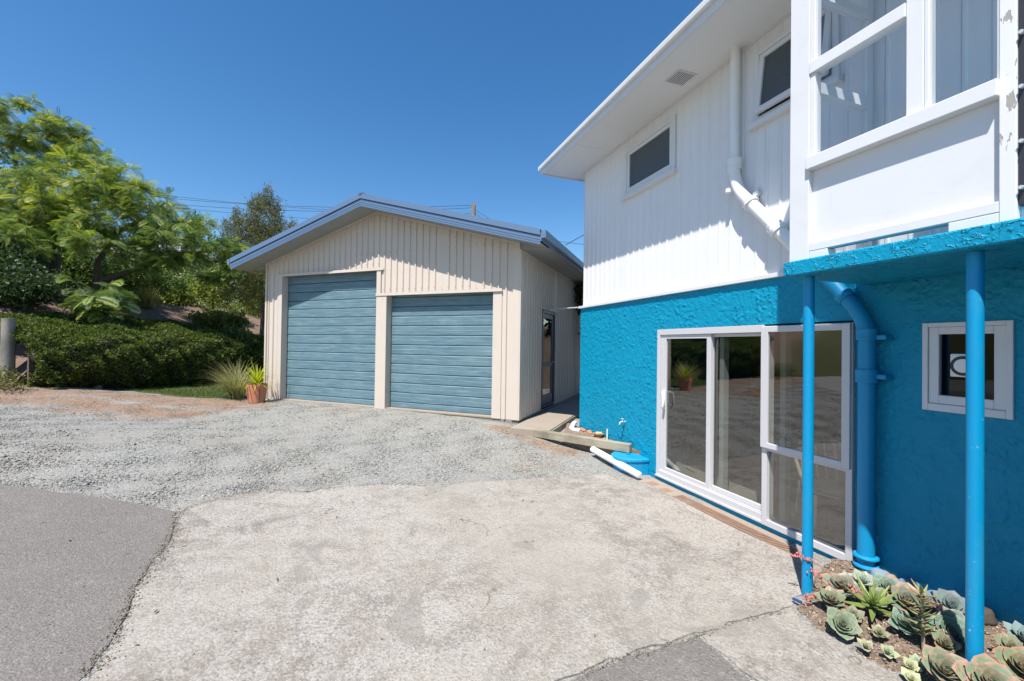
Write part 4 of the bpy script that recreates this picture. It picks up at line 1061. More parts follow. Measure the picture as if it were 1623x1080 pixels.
def grow(trunk_pts, attract, r0, r1, n=6, mesh=None):
    """tapered limbs from a trunk polyline to every attractor; returns MB and tip list"""
    f = mesh or MB(); nodes = [Vector(p) for p in trunk_pts]; rr = list(np.linspace(r0, r1, len(nodes)))
    f.tube(nodes, rr, 9); tips = []
    rads = list(rr)
    base = nodes[0]
    for a_ in sorted(attract, key=lambda q: (Vector(q) - nodes[-1]).length):
        a_ = Vector(a_)
        best = min(range(len(nodes)), key=lambda i: (nodes[i] - a_).length + (1.2 if nodes[i].z > a_.z + .3 else 0) + (2 if i < len(trunk_pts) // 2 else 0))
        s_ = nodes[best]; L = (a_ - s_).length
        if L < .12: tips.append((a_, (a_ - s_))); continue
        mid = s_.lerp(a_, .5) + Vector((rnd.gauss(0, .07), rnd.gauss(0, .07), rnd.uniform(-.02, .10))) * L
        ra = min(rads[best] * .75, .012 + .022 * L); rb = .006
        pts = [s_, s_.lerp(mid, .6), mid, mid.lerp(a_, .55), a_]
        f.tube(pts, [ra, ra * .9, (ra + rb) / 2, rb * 1.5, rb], 5)
        for t, p in ((.4, pts[1]), (.6, mid), (.8, pts[3]), (1, a_)):
            nodes.append(p); rads.append(ra * (1 - t) + rb * t)
        tips.append((a_, (a_ - mid).normalized()))
    return f, tips

def in_ell(c, r, n, shell=.55):
    u = rand_dirs(n); k = npr.uniform(shell, 1, (n, 1)); return np.array(c) + u * k * np.array(r)

def feathery_tree(name, label, trunks, blobs, nfr, L, cols, wts, seed, young=.12):
    root = empty(name, tuple(trunks[0][0]), 0, label, 'tree', 'feathery leaved trees on the bank')
    O = Vector(trunks[0][0]); f = MB(); tips = []
    att = np.concatenate([in_ell(c, r, n, .45) for c, r, n in blobs])
    for ti, tr in enumerate(trunks):
        mine = [a_ for a_ in att if min(range(len(trunks)), key=lambda q: (Vector(trunks[q][-1]) - Vector(a_)).length) == ti]
        rad = .13 if ti == 0 else .09
        f, tp = grow(tr, mine, rad, .05, mesh=f); tips += tp
    f.v = [tuple(Vector(p) - O) for p in f.v]; f.obj('trunk', BARK, root, smooth=True)
    B, Dr = [], []
    for p, d in tips:
        for q in range(nfr):
            az = rnd.uniform(0, 2 * math.pi); el = rnd.uniform(-.45, 1.0)
            dd = Vector((math.cos(az) * math.cos(el), math.sin(az) * math.cos(el), math.sin(el))) + Vector(d) * .35
            B.append(p - Vector(d) * rnd.uniform(0, .25) - O); Dr.append(dd.normalized())
    B = np.array(B); Dr = np.array(Dr); n = len(B)
    C = palette(n, cols, wts, .22)
    top = B[:, 2] > np.quantile(B[:, 2], .45)
    yg = (npr.random(n) < young) & top; C[yg] = np.array([.42, .43, .06]) * npr.uniform(.8, 1.15, (yg.sum(), 1))
    V, F, Cc = fronds(B, Dr, npr.uniform(L * .75, L * 1.25, n), C)
    np_mesh('crown', V, F, LEAF, root, col=Cc, kind='stuff')
    return root

def bushy(name, label, base, blobs, nleaf, L, Wd, cols, wts, cat_='shrub', stems=5, up=.3, bark_=BARK_DARK, group=None, trunk=None, mat=LEAF, shell=.5, att_n=14, r0=.05):
    root = empty(name, tuple(base), 0, label, cat_, group); O = Vector(base)
    att = np.concatenate([in_ell(c, r, max(3, int(att_n * k)), .3) for c, r, k in blobs])
    tr = trunk or [O, O + Vector((0, 0, .25 * (blobs[0][0][2] - O.z))), O.lerp(Vector(blobs[0][0]), .6)]
    f, tips = grow(tr, att, r0, r0 * .5)
    f.v = [tuple(Vector(p) - O) for p in f.v]; f.obj('trunk' if cat_ == 'tree' else 'stems', bark_, root, smooth=True)
    tot = sum(k for _, _, k in blobs); P = []
    for c, r, k in blobs:
        n = int(nleaf * k / tot); u = rand_dirs(n)
        lump = 1 + .22 * np.sin(u[:, :1] * 7 + c[0] * 3) * np.sin(u[:, 1:2] * 6 + c[1] * 2) + .16 * np.sin(u[:, 2:3] * 11 + u[:, :1] * 9)
        P.append(np.array(c) + u * npr.uniform(shell, 1.0, (n, 1)) ** .6 * lump * np.array(r))
    P = np.concatenate(P) - np.array(O); n = len(P)
    D_ = rand_dirs(n) + np.array([0, 0, up]); D_ /= np.linalg.norm(D_, axis=1, keepdims=True)
    V, F, C = leaf_quads(P, D_, rand_dirs(n), npr.uniform(.7, 1.3, n) * L, npr.uniform(.7, 1.3, n) * Wd, palette(n, cols, wts, .25))
    np_mesh('crown' if cat_ == 'tree' else 'foliage', V, F, mat, root, col=C, kind='stuff')
    return root

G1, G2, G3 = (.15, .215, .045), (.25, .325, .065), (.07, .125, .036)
def bz(x, y):
    p = Vector((x, y)) - WP0; return float(bank_z(p.dot(WDIR), max(0, p.dot(WLEFT))))
# front feathery tree
b0 = Vector((-14.3, 13.0, bz(-14.3, 13.0)))
feathery_tree('feathery_tree', 'wide feathery tree with bright yellow green fronds above the hedge',
    [[b0 - Vector((0, 0, .2)), b0 + Vector((.1, 0, 1.0)), b0 + Vector((0, -.1, 1.9)), b0 + Vector((-.3, -.2, 2.8))],
     [b0 + Vector((.9, .4, -.2)), b0 + Vector((1.1, .3, 1.0)), b0 + Vector((1.9, .1, 1.9)), b0 + Vector((3.0, 0, 2.4))],
     [b0 + Vector((.1, 0, .6)), b0 + Vector((-.7, -.1, 1.3)), b0 + Vector((-1.7, -.3, 2.2))],
     [b0 + Vector((1.1, .4, .4)), b0 + Vector((2.2, .7, .9)), b0 + Vector((3.3, 1.0, 1.4)), b0 + Vector((4.2, 1.1, 1.6))]],
    [((-14.6, 12.8, 6.0), (1.7, 1.5, 1.25), 60), ((-13.0, 12.8, 6.35), (1.7, 1.5, 1.2), 60), ((-11.6, 12.9, 5.75), (1.5, 1.4, 1.0), 46), ((-16.2, 12.6, 5.2), (1.6, 1.5, 1.5), 46),
     ((-10.4, 13.3, 5.0), (1.15, 1.2, .95), 34), ((-13.5, 12.0, 4.9), (2.2, 1.0, .8), 36), ((-9.7, 13.6, 4.2), (.85, 1.0, .75), 20), ((-15.5, 11.6, 4.2), (1.5, .8, .8), 22), ((-12.4, 12.5, 4.75), (1.5, 1.0, .6), 30), ((-11.2, 12.9, 4.3), (1.2, 1.0, .55), 26), ((-9.3, 13.7, 4.7), (.6, .8, .5), 10)],
    16, .37, [G1, G2, G3], [5, 5, 3], 1, .20)
b1 = Vector((-18.6, 16.6, bz(-18.6, 16.6)))
feathery_tree('feathery_tree', 'tall darker feathery tree rising at the far left edge',
    [[b1, b1 + Vector((.2, 0, 2.2)), b1 + Vector((.1, 0, 3.8)), b1 + Vector((.5, 0, 5.2))], [b1 + Vector((.1, 0, 1.5)), b1 + Vector((1.2, 0, 3.6)), b1 + Vector((1.9, 0, 5.0))], [b1 + Vector((.1, 0, 2.5)), b1 + Vector((-.9, 0, 4.2)), b1 + Vector((-1.5, 0, 6.0))]],
    [((-19.3, 16.6, 10.3), (1.6, 1.5, 1.1), 60), ((-18.0, 16.6, 9.6), (1.3, 1.3, 1.0), 44), ((-17.0, 16.6, 8.5), (1.1, 1.3, .9), 34), ((-19.6, 16.4, 8.4), (1.5, 1.4, .9), 36), ((-15.9, 16.6, 7.9), (.8, 1.0, .6), 16)],
    19, .36, [G3, G1, G2], [4, 4, 2.5], 2, .16)
# low ferny shrub in front
fb = bank_xyz(1.9, 1.2)
def fern_shrub(name, label, base, n, L, cols):
    root = empty(name, tuple(base), 0, label, 'shrub'); B = []; Dr = []
    f = MB()
    for q in range(7):
        az = q * .9; tip = Vector((math.cos(az) * rnd.uniform(.3, .7), math.sin(az) * rnd.uniform(.3, .7), rnd.uniform(.5, 1.35)))
        f.tube([(0, 0, -.1), tip * .5 + Vector((0, 0, .1)), tip], [.025, .018, .008], 5)
        for k_ in range(n // 7):
            t = rnd.uniform(.35, 1); a2 = rnd.uniform(0, 6.28); B.append(tip * t); Dr.append(Vector((math.cos(a2), math.sin(a2), rnd.uniform(.0, .7))).normalized())
    f.obj('stems', BARK_DARK, root, smooth=True)
    V, F, C = fronds(np.array(B), np.array(Dr), npr.uniform(L * .7, L * 1.3, len(B)), palette(len(B), cols, [1] * len(cols)), 15)
    np_mesh('foliage', V, F, LEAF, root, col=C, kind='stuff')
fern_shrub('ferny_shrub', 'low ferny green shrub leaning over the hedge top below the trees', fb + Vector((0, 0, .15)), 210, .50, [G2, (.07, .13, .05), G1])
# kanuka beside the garage
kb = Vector((-9.35, 15.6, bz(-9.35, 15.6) - .1))
bushy('tea_tree', 'upright olive brown tea tree behind left garage corner', kb,
    [((-9.7, 15.7, 5.1), (1.25, 1.0, 1.15), 1.6), ((-9.35, 15.7, 6.3), (.75, .6, .9), .8), ((-8.75, 15.7, 5.6), (.75, .6, .75), .5), ((-10.1, 15.6, 6.0), (.6, .5, .6), .35), ((-9.4, 15.3, 3.8), (1.35, 1.0, .9), 1.4), ((-9.25, 15.7, 7.15), (.2, .2, .6), .12), ((-8.95, 15.7, 6.75), (.16, .16, .5), .07), ((-9.55, 15.7, 7.0), (.15, .15, .5), .06), ((-10.35, 15.6, 6.4), (.16, .16, .5), .07), ((-10.75, 15.6, 5.9), (.18, .18, .5), .07), ((-8.35, 15.8, 6.05), (.18, .18, .4), .07), ((-8.0, 15.8, 5.6), (.25, .2, .25), .06), ((-9.75, 15.7, 6.9), (.2, .2, .4), .08), ((-10.4, 15.6, 4.9), (.7, .7, .7), .5), ((-8.3, 15.8, 5.5), (.45, .4, .25), .14)],
    34000, .12, .010, [(.14, .15, .045), (.18, .145, .065), (.09, .115, .035), (.22, .17, .09)], [6, 3, 5, 1], 'tree', up=.9, trunk=[kb, kb + Vector((.05, 0, 1.2)), kb + Vector((0, 0, 2.4)), kb + Vector((-.1, 0, 3.6)), kb + Vector((-.1, 0, 4.6))], att_n=34, r0=.08, shell=.25)
# bank planting
def bp(t, u, dz=0): p = bank_xyz(t, u); return p + Vector((0, 0, dz))
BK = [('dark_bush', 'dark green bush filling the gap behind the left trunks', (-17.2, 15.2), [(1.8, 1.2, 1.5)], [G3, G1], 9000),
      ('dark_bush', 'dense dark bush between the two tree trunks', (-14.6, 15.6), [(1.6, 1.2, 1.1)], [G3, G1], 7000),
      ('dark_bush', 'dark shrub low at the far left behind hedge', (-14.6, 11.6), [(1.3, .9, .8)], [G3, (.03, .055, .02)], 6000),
      ('dark_bush', 'shade-coloured bush at the far left just above the hedge', (-13.0, 10.7), [(1.3, .7, .6)], [(.035, .06, .02), (.05, .085, .026)], 6000),  # leaf colours darkened: the shade is put into the foliage
      ('dark_bush', 'shade-coloured bush under the trees left of the main trunk', (-15.6, 12.6), [(1.3, .8, .7)], [(.035, .06, .02), (.05, .085, .026)], 6000),  # shade under the trees is put into these dark leaf colours
      ('dark_bush', 'mid green bush behind the yellow tussock', (-15.6, 18.6), [(1.5, 1.1, .9)], [G1, G2], 7000),
      ('young_tree', 'small light green tree beside the white car', (-12.3, 17.2), [(.75, .7, .75)], [(.15, .18, .04), G2], 2600),
      ('ground_shrub', 'low olive shrub on the bank below the white car', (-10.9, 15.6), [(1.0, .7, .42)], [(.13, .13, .045), G1], 4200),
      ('ground_shrub', 'small olive shrub on mulch beside the tea tree trunk', (-9.75, 14.7), [(.65, .5, .36)], [(.10, .10, .035), G1], 2600),
      ('green_bush', 'green bush on the slope in front of neighbour house', (-18.5, 21.5), [(2.2, 1.5, 1.3)], [G1, G2, (.17, .12, .05)], 6000),
      ('green_bush', 'leafy bush right of the neighbour house under foliage', (-13.8, 21), [(2.0, 1.4, 1.4)], [G1, G2], 6000),
      ('green_bush', 'bright bush just left of the tea tree', (-11.6, 20.0), [(1.3, 1.1, 1.8)], [G2, G1], 6000)]
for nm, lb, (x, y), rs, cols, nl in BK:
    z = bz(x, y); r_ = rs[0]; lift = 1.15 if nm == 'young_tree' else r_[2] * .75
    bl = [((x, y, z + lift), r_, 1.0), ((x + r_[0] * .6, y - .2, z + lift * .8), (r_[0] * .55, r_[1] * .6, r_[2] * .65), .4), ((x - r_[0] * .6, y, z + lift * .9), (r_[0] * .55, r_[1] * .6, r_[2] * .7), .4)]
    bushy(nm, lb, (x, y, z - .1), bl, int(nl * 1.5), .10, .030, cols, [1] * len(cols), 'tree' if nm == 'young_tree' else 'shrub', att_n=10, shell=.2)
# dense trees closing the view far left
for q, (x, y, rx, rzz, lb) in enumerate([(-26, 22, 3.2, 3.6, 'big dark tree far behind the left feathery tree'), (-22, 27, 3.0, 2.6, 'rounded tree beside the neighbour house chimney side')]):
    z = bz(x, y); bushy('background_tree', lb, (x, y, z), [((x, y, z + 3.6), (rx, 2.2, rzz), 1), ((x + 1.6, y, z + 2.4), (rx * .6, 1.6, rzz * .6), .5)], 9000, .16, .05, [G1, G3], [1, 1], 'tree', r0=.14)
# tussock on the bank
tz = bank_xyz(4.6, 3.2)
t2 = empty('bank_tussock', tuple(tz), 0, 'yellow green spiky tussock on the mulch bank', 'grass')
f = MB()
for q in range(420): blade(f, (rnd.gauss(0, .12), rnd.gauss(0, .12), 0), rnd.uniform(0, 6.28), rnd.uniform(.4, .9), rnd.uniform(.0, .6), .011, rnd.uniform(.2, 1.0), 5)
col_mesh(f, 'blades', LEAF, t2, lambda V: np.repeat(palette(len(V) // 12, [(.22, .22, .06), (.30, .27, .11), (.12, .15, .04)], [3, 2, 2]), 12, 0), 'stuff')
f = MB()
t3 = empty('low_shrub', (-10.9, 8.45, hz(-10.9, 8.45)), 0, 'small yellow green shrub at the foot of the round post', 'shrub')
P = in_ell((.25, -.1, .08), (1.0, .45, .42), 2600, .2); D_ = rand_dirs(2600) + np.array([0, 0, .5]); D_ /= np.linalg.norm(D_, axis=1, keepdims=True)
V, F, C = leaf_quads(P, D_, rand_dirs(2600), npr.uniform(.04, .08, 2600), npr.uniform(.010, .02, 2600), palette(2600, [(.17, .18, .04), (.10, .12, .03), (.16, .10, .05)], [4, 3, 1]))
np_mesh('foliage', V, F, LEAF, t3, col=C, kind='stuff')

# hedge over the retaining wall
TWIG_SHADE = bark('hedge_twig_shade', (.012, .012, .008), (.035, .035, .018))  # near-black: twigs plus the shade between them, put into one colour
def hedge():
    root = empty('hedge', (*wallpt(3.2, .2), 1.2), 0, 'long clipped green hedge spilling over the timber retaining wall', 'hedge')
    O = np.array([*wallpt(3.2, .2), 1.2])
    prof = np.array([(-.30, .70), (-.52, .95), (-.60, 1.25), (-.52, 1.6), (-.30, 1.92), (.1, 2.12), (.7, 2.30), (1.4, 2.48), (2.1, 2.60)])
    seg = np.r_[0, np.cumsum(np.hypot(*np.diff(prof, axis=0).T))]
    def surf(t, v):
        d = v * seg[-1]; u = np.interp(d, seg, prof[:, 0]); z = np.interp(d, seg, prof[:, 1])
        g_ = height(WP0.x + WDIR.x * t, WP0.y + WDIR.y * t)
        low = np.clip((t - 1.2) / 1.6, 0, 1)                    # skirt comes lower further along
        z = np.where(z < 1.25, 1.25 - (1.25 - z) * (1 + .55 * low), z)
        k_ = np.interp(t, [-.2, .4, 2.4, 4.2, 6.0, 7.2], [.97, 1.0, 1.08, 1.03, .90, .82]); z = 1.0 + (z - 1.0) * k_ * np.where(z > 1.0, .84, 1.0)
        bmp = .10 * np.sin(t * 5.1 + 2 * np.sin(d * 3)) * np.sin(d * 6.2 + t) + .06 * np.sin(t * 13 + d * 9)
        nu = np.where(d < seg[4], -1.0, -.25); nz_ = np.where(d < seg[3], .15, 1.0)
        return u + nu * bmp, z + nz_ * bmp * .8, d
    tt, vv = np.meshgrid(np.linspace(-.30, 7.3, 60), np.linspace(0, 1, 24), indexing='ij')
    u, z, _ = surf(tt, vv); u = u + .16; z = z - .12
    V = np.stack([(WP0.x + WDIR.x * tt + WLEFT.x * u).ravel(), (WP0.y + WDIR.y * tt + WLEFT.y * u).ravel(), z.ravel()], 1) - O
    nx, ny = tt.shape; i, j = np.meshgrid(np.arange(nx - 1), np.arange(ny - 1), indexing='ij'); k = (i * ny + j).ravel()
    np_mesh('twig_shade_core', V, np.stack([k, k + ny, k + ny + 1, k + 1], 1), TWIG_SHADE, root)  # one dark sheet for the twigs and the shade inside the hedge
    n = 60000; t = npr.uniform(-.38, 7.35, n); v_ = npr.random(n) ** .9
    u, z, d = surf(t, v_); dep = npr.exponential(.05, n); u = u + dep * .6 - .02; z = z - dep * .3
    x = WP0.x + WDIR.x * t + WLEFT.x * u; y = WP0.y + WDIR.y * t + WLEFT.y * u
    P = np.stack([x, y, z], 1) - O
    out = np.array([-WLEFT.x, -WLEFT.y, .2]); D_ = rand_dirs(n) * .9 + out * .6 + np.array([0, 0, .45]); D_ /= np.linalg.norm(D_, axis=1, keepdims=True)
    V, F, C = leaf_quads(P, D_, rand_dirs(n), npr.uniform(.05, .11, n), npr.uniform(.010, .020, n), palette(n, [(.095, .135, .026), (.14, .18, .032), (.06, .092, .025), (.22, .23, .045)], [5, 3.5, 5, 1.2]))
    np_mesh('foliage', V, F, LEAF, root, col=C, kind='stuff')
hedge()

# lawn blades
n = 26000; x = npr.uniform(-10.4, -4.5, n); y = npr.uniform(9.6, 15, n); kp = in_poly(x, y, LAWN_P); x, y = x[kp], y[kp]; n = len(x)
P = np.stack([x, y, height(x, y) + .008], 1); D_ = rand_dirs(n) * .5 + np.array([0, 0, 1.0]); D_ /= np.linalg.norm(D_, axis=1, keepdims=True)
V, F, C = leaf_quads(P, D_, rand_dirs(n), npr.uniform(.03, .07, n), np.full(n, .004), palette(n, [(.09, .14, .025), (.15, .17, .05), (.06, .09, .02)], [4, 2, 3]))
o = np_mesh('grass', V, F, LEAF, None, col=C, kind='stuff'); props(o, 'short green grass between the garage and hedge', 'grass')

# climber at the far end of the gap
cb = GW(.42, 4.55, .28)
bushy('climber', 'dark leafy climber on a thin trunk behind the house corner', tuple(cb), [(tuple(cb + Vector((.05, 0, 2.9))), (.42, .4, .55), 1), (tuple(cb + Vector((.12, 0, 2.2))), (.25, .3, .6), .4)], 900, .26, .05, [(.03, .05, .015), (.05, .08, .02)], [1, 1], 'plant', up=.1, trunk=[cb, cb + Vector((.03, 0, 1)), cb + Vector((-.02, 0, 2)), cb + Vector((0, 0, 2.7))], att_n=10, r0=.09)
f = MB(); f.box(-.1, 2.6, 0, .05, 0, 2.3); fo = empty('dark_fence', tuple(GW(.1, 6.6, .25)), GROT, 'dark board fence closing the gap behind the climber', 'fence')
for q in range(16):
    f = MB(); f.box(q * .16, q * .16 + .152, 0, .03, 0, 2.2 + rnd.uniform(-.02, .02)); f.obj('board', WALL_WOOD, fo)

# ------------------------------------------------------------------ neighbour house, car, wires
nb = empty('neighbour_house', (-29.5, 33, 6.2), .12, 'pale neighbour house with grey tiled roof seen through the trees', 'house')
MB().box(-3.8, 3.4, 0, 6, -2, 2.35).obj('wall', HOUSE_WALL, nb)
rfm = paint('grey_roof_tile', (.30, .29, .29), .8, .15, 3, .2)
rof = MB().hull8([(-4.3, -.55, 2.30), (3.9, -.55, 2.30), (3.9, 6.5, 2.30), (-4.3, 6.5, 2.30), (-1.6, 2.9, 4.3), (1.2, 2.9, 4.3), (1.2, 3.0, 4.3), (-1.6, 3.0, 4.3)]).obj('roof', rfm, nb)
for c in range(11):
    t0 = c / 11; t1 = (c + 1) / 11
    def P_(t, s__): return (-4.3 + 2.7 * t if s__ < 0 else 3.9 - 2.7 * t, -.55 + 3.45 * t, 2.30 + 2.0 * t)
    a0, a1, b0_, b1_ = P_(t0, -1), P_(t0, 1), P_(t1, -1), P_(t1, 1)
    ncol = 22
    for q in range(ncol):
        qa, qb = q / ncol, (q + .93) / ncol
        def lerp(p, r, k_): return tuple(p[i] + (r[i] - p[i]) * k_ for i in range(3))
        A_, B_, C_, D2_ = lerp(a0, a1, qa), lerp(a0, a1, qb), lerp(b0_, b1_, qb), lerp(b0_, b1_, qa)
        lift = Vector((0, -.03, .055))
        f = MB(); f.hull8([A_, B_, C_, D2_, tuple(Vector(A_) + lift), tuple(Vector(B_) + lift), tuple(Vector(C_) + Vector((0, 0, .012))), tuple(Vector(D2_) + Vector((0, 0, .012)))])
        f.obj('tile', rfm, rof)
for x0 in (-2.8, .6, 2.0):
    fr = MB(); ring(fr, x0, x0 + 1.1, .9, 2.0, .07, .07, .07, .07, -.05, 0.01); wf = fr.obj('window', WHITE, nb)
    MB().box(x0 + .07, x0 + 1.03, -.02, -.015, .97, 1.93).obj('pane', FROST, wf)
MB().tube([(1.9, -.35, 2.25), (1.9, -.1, 1.9), (1.9, -.1, -1)], .05, 8).obj('downpipe', PVC, nb)

car = empty('parked_car', (-17.2, 24.6, bz(-17.2, 24.6) + .02), R(14), 'white car parked on the bank partly hidden by shrubs', 'car')
cp = [(-2.1, .45), (-2.15, .75), (-1.95, .92), (-1.15, 1.0), (-.55, 1.42), (.75, 1.46), (1.5, 1.05), (2.05, .95), (2.15, .7), (2.1, .4)]
f = MB(); f.loft([[(x, -.85 + (.0 if z < 1.02 else .14), z) for x, z in cp], [(x, .85 - (.0 if z < 1.02 else .14), z) for x, z in cp]]); body = f.obj('body', CAR_WHITE, car, .05)
for pl in ([(-1.0, 1.03), (-.52, 1.37), (.1, 1.39), (.1, 1.03)], [(.16, 1.03), (.16, 1.39), (.72, 1.41), (1.32, 1.07)]):
    f = MB(); f.loft([[(x, -.862 + (.14 if z > 1.2 else .0), z) for x, z in pl], [(x, -.85 + (.14 if z > 1.2 else 0.0), z) for x, z in pl]]); f.obj('window', FROST, car)
for x in (-1.35, 1.35):
    for y in (-.80, .80):
        f = MB(); f.tube([(x, y - .1, .33), (x, y + .1, .33)], .33, 20); wh = f.obj('wheel', BLACK, car); f = MB(); f.tube([(x, y - .105, .33), (x, y + .105, .33)], .2, 16); f.obj('rim', GALV, wh)

pp = Vector((-5.6, 58, 0)); ptop = 21.2
pole = empty('power_pole', tuple(pp), 0, 'distant concrete power pole above the garage roof', 'pole')
MB().tube([(0, 0, 0), (0, 0, ptop)], [.26, .30], 8).obj('shaft', POST_WOOD, pole)
MB().box(-.25, .25, -.1, .1, ptop, ptop + .35).box(.0, .55, -.1, .1, ptop - 3.5, ptop - 3.1).obj('fittings', POST_WOOD, pole)
def wire(p, q, sag, r_, label):
    p, q = Vector(p), Vector(q); pts = []
    for i in range(17):
        t = i / 16; v_ = p.lerp(q, t); v_.z -= sag * 4 * t * (1 - t); pts.append(v_)
    f = MB(); f.tube(pts, r_, 4); props(f.obj('power_line', BLACK), label, 'wire', 'overhead lines crossing the sky')
T_ = pp + Vector((0, 0, ptop))
wire(T_, (-62, 62, 24.0), 1.2, .03, 'upper overhead line running left from the power pole')
wire(T_ - Vector((0, 0, .35)), (-62, 60, 22.6), 1.3, .03, 'second overhead line running left from the power pole')
wire(T_ - Vector((0, 0, 1.2)), (-50, 45, 18.9), 1.0, .022, 'third overhead line behind the tea tree')
wire(T_ - Vector((0, 0, 2.4)), (-50, 45, 17.6), 1.0, .022, 'lowest overhead line behind the tea tree')
wire(T_ - Vector((0, 0, .5)), (14, 52, 8), .3, .025, 'thin line dropping right from the power pole')
wire(T_ - Vector((0, 0, .9)), (10, 52, 8), .3, .025, 'lower thin line dropping right from the power pole')
wire(GW(.62, .9, 3.84), HW(1.2, -2.4, 5.6), .08, .006, 'service wire from garage gutter to house eave')
wire((30, 60, 15.8), (4.2, 62, 17.6), .5, .03, 'distant line between garage roof and house corner')

# ------------------------------------------------------------------ succulents
def succ_leaf(name, kind):
    nL, nW = 6, 5; V = []; C = []
    for side_ in (1, 0):
        for i in range(nL + 1):
            t = i / nL
            if kind == 'spoon': w_ = .30 * (math.sin(math.pi * min(1, t * .93 + .07) ** 1.25) ** .75) + .05 * (1 - t)
            elif kind == 'round': w_ = .40 * (math.sin(math.pi * min(1, t * .94 + .06) ** 1.5) ** .65) + .04 * (1 - t)
            else: w_ = .105 * (1 - t) ** .75 + .004
            if i == nL: w_ = .012
            for j in range(nW):
                s__ = j / (nW - 1) * 2 - 1
                x = t; y = s__ * w_; cup = .22 if kind != 'aloe' else .35
                z = .10 * t * t + cup * w_ * s__ * s__ + (.045 * (1 - s__ * s__) * math.sin(math.pi * min(1, t + .05)) * (-1 if not side_ else .15))
                if i == nL: x += .03; z += .01
                V.append((x, y, z))
                edge = max(abs(s__) ** 6 * .75, (t - .88) / .12 if t > .88 else 0)
                C.append(edge)
    n1 = (nL + 1) * nW; F = []
    for sd in (0, 1):
        for i in range(nL):
            for j in range(nW - 1):
                a_ = sd * n1 + i * nW + j; q = (a_, a_ + nW, a_ + nW + 1, a_ + 1); F.append(q if sd == 0 else q[::-1])
    for i in range(nL):
        for j in (0, nW - 1):
            a_ = i * nW + j; F.append((a_, a_ + nW, n1 + a_ + nW, n1 + a_))
    return np.array(V), np.array(F), np.array(C)
_lm = {}
def leaf_mesh(kind, body_, edge_):
    key = (kind, body_, edge_)
    if key not in _lm:
        V, F, C = succ_leaf('leaf', kind); c = np.array(body_)[None] * (1 - C[:, None]) + np.array(edge_)[None] * C[:, None]
        base = np.clip(1 - V[:, :1] * 2.5, 0, 1) * .35; c = c * (1 - base) + np.array([[.30, .36, .20]]) * base
        o = np_mesh('leaf', V, F, SUCC, None, col=c, smooth=True); me = o.data; bpy.data.objects.remove(o); _lm[key] = me
    return _lm[key]
def rosette(name, label, pos, rad, kind, body_, edge_, n, tilt=(0, 0), flat=.28):
    rad *= 1.0; n = int(n * 1.2)
    root = empty(name, tuple(pos), 0, label, 'succulent', 'succulents in the garden bed'); root.rotation_euler = (Matrix.Rotation(abs(tilt[0]) + .12, 3, 'X') @ Matrix.Rotation(-.22, 3, 'Y') @ Matrix.Rotation(rnd.uniform(0, 6), 3, 'Z')).to_euler()
    me = leaf_mesh(kind, body_, edge_)
    for q in range(n):
        t = q / (n - 1)
        o = bpy.data.objects.new('leaf', me); COL.objects.link(o); o.parent = root
        sc = rad * (1.05 - .80 * t ** .9) * rnd.uniform(.9, 1.08)
        el = flat + (1.30 - flat) * t ** .85 + rnd.uniform(-.08, .08)
        az = q * 2.39996 + rnd.uniform(-.1, .1)
        o.rotation_euler = (rnd.uniform(-.1, .1), -el, az); o.scale = (sc, sc * 1.05, sc); o.location = (0, 0, .012 + .03 * t * rad / .1)
    MB().lathe([(rad * .10, -.05), (rad * .13, 0), (rad * .10, .03)], 8).obj('stem', BARK_DARK, root)
    return root
GG, GB, PK = (.185, .27, .165), (.15, .255, .185), (.46, .22, .16)
def bedz(x, y): return float(bed_z(np.array(x), np.array(y)))
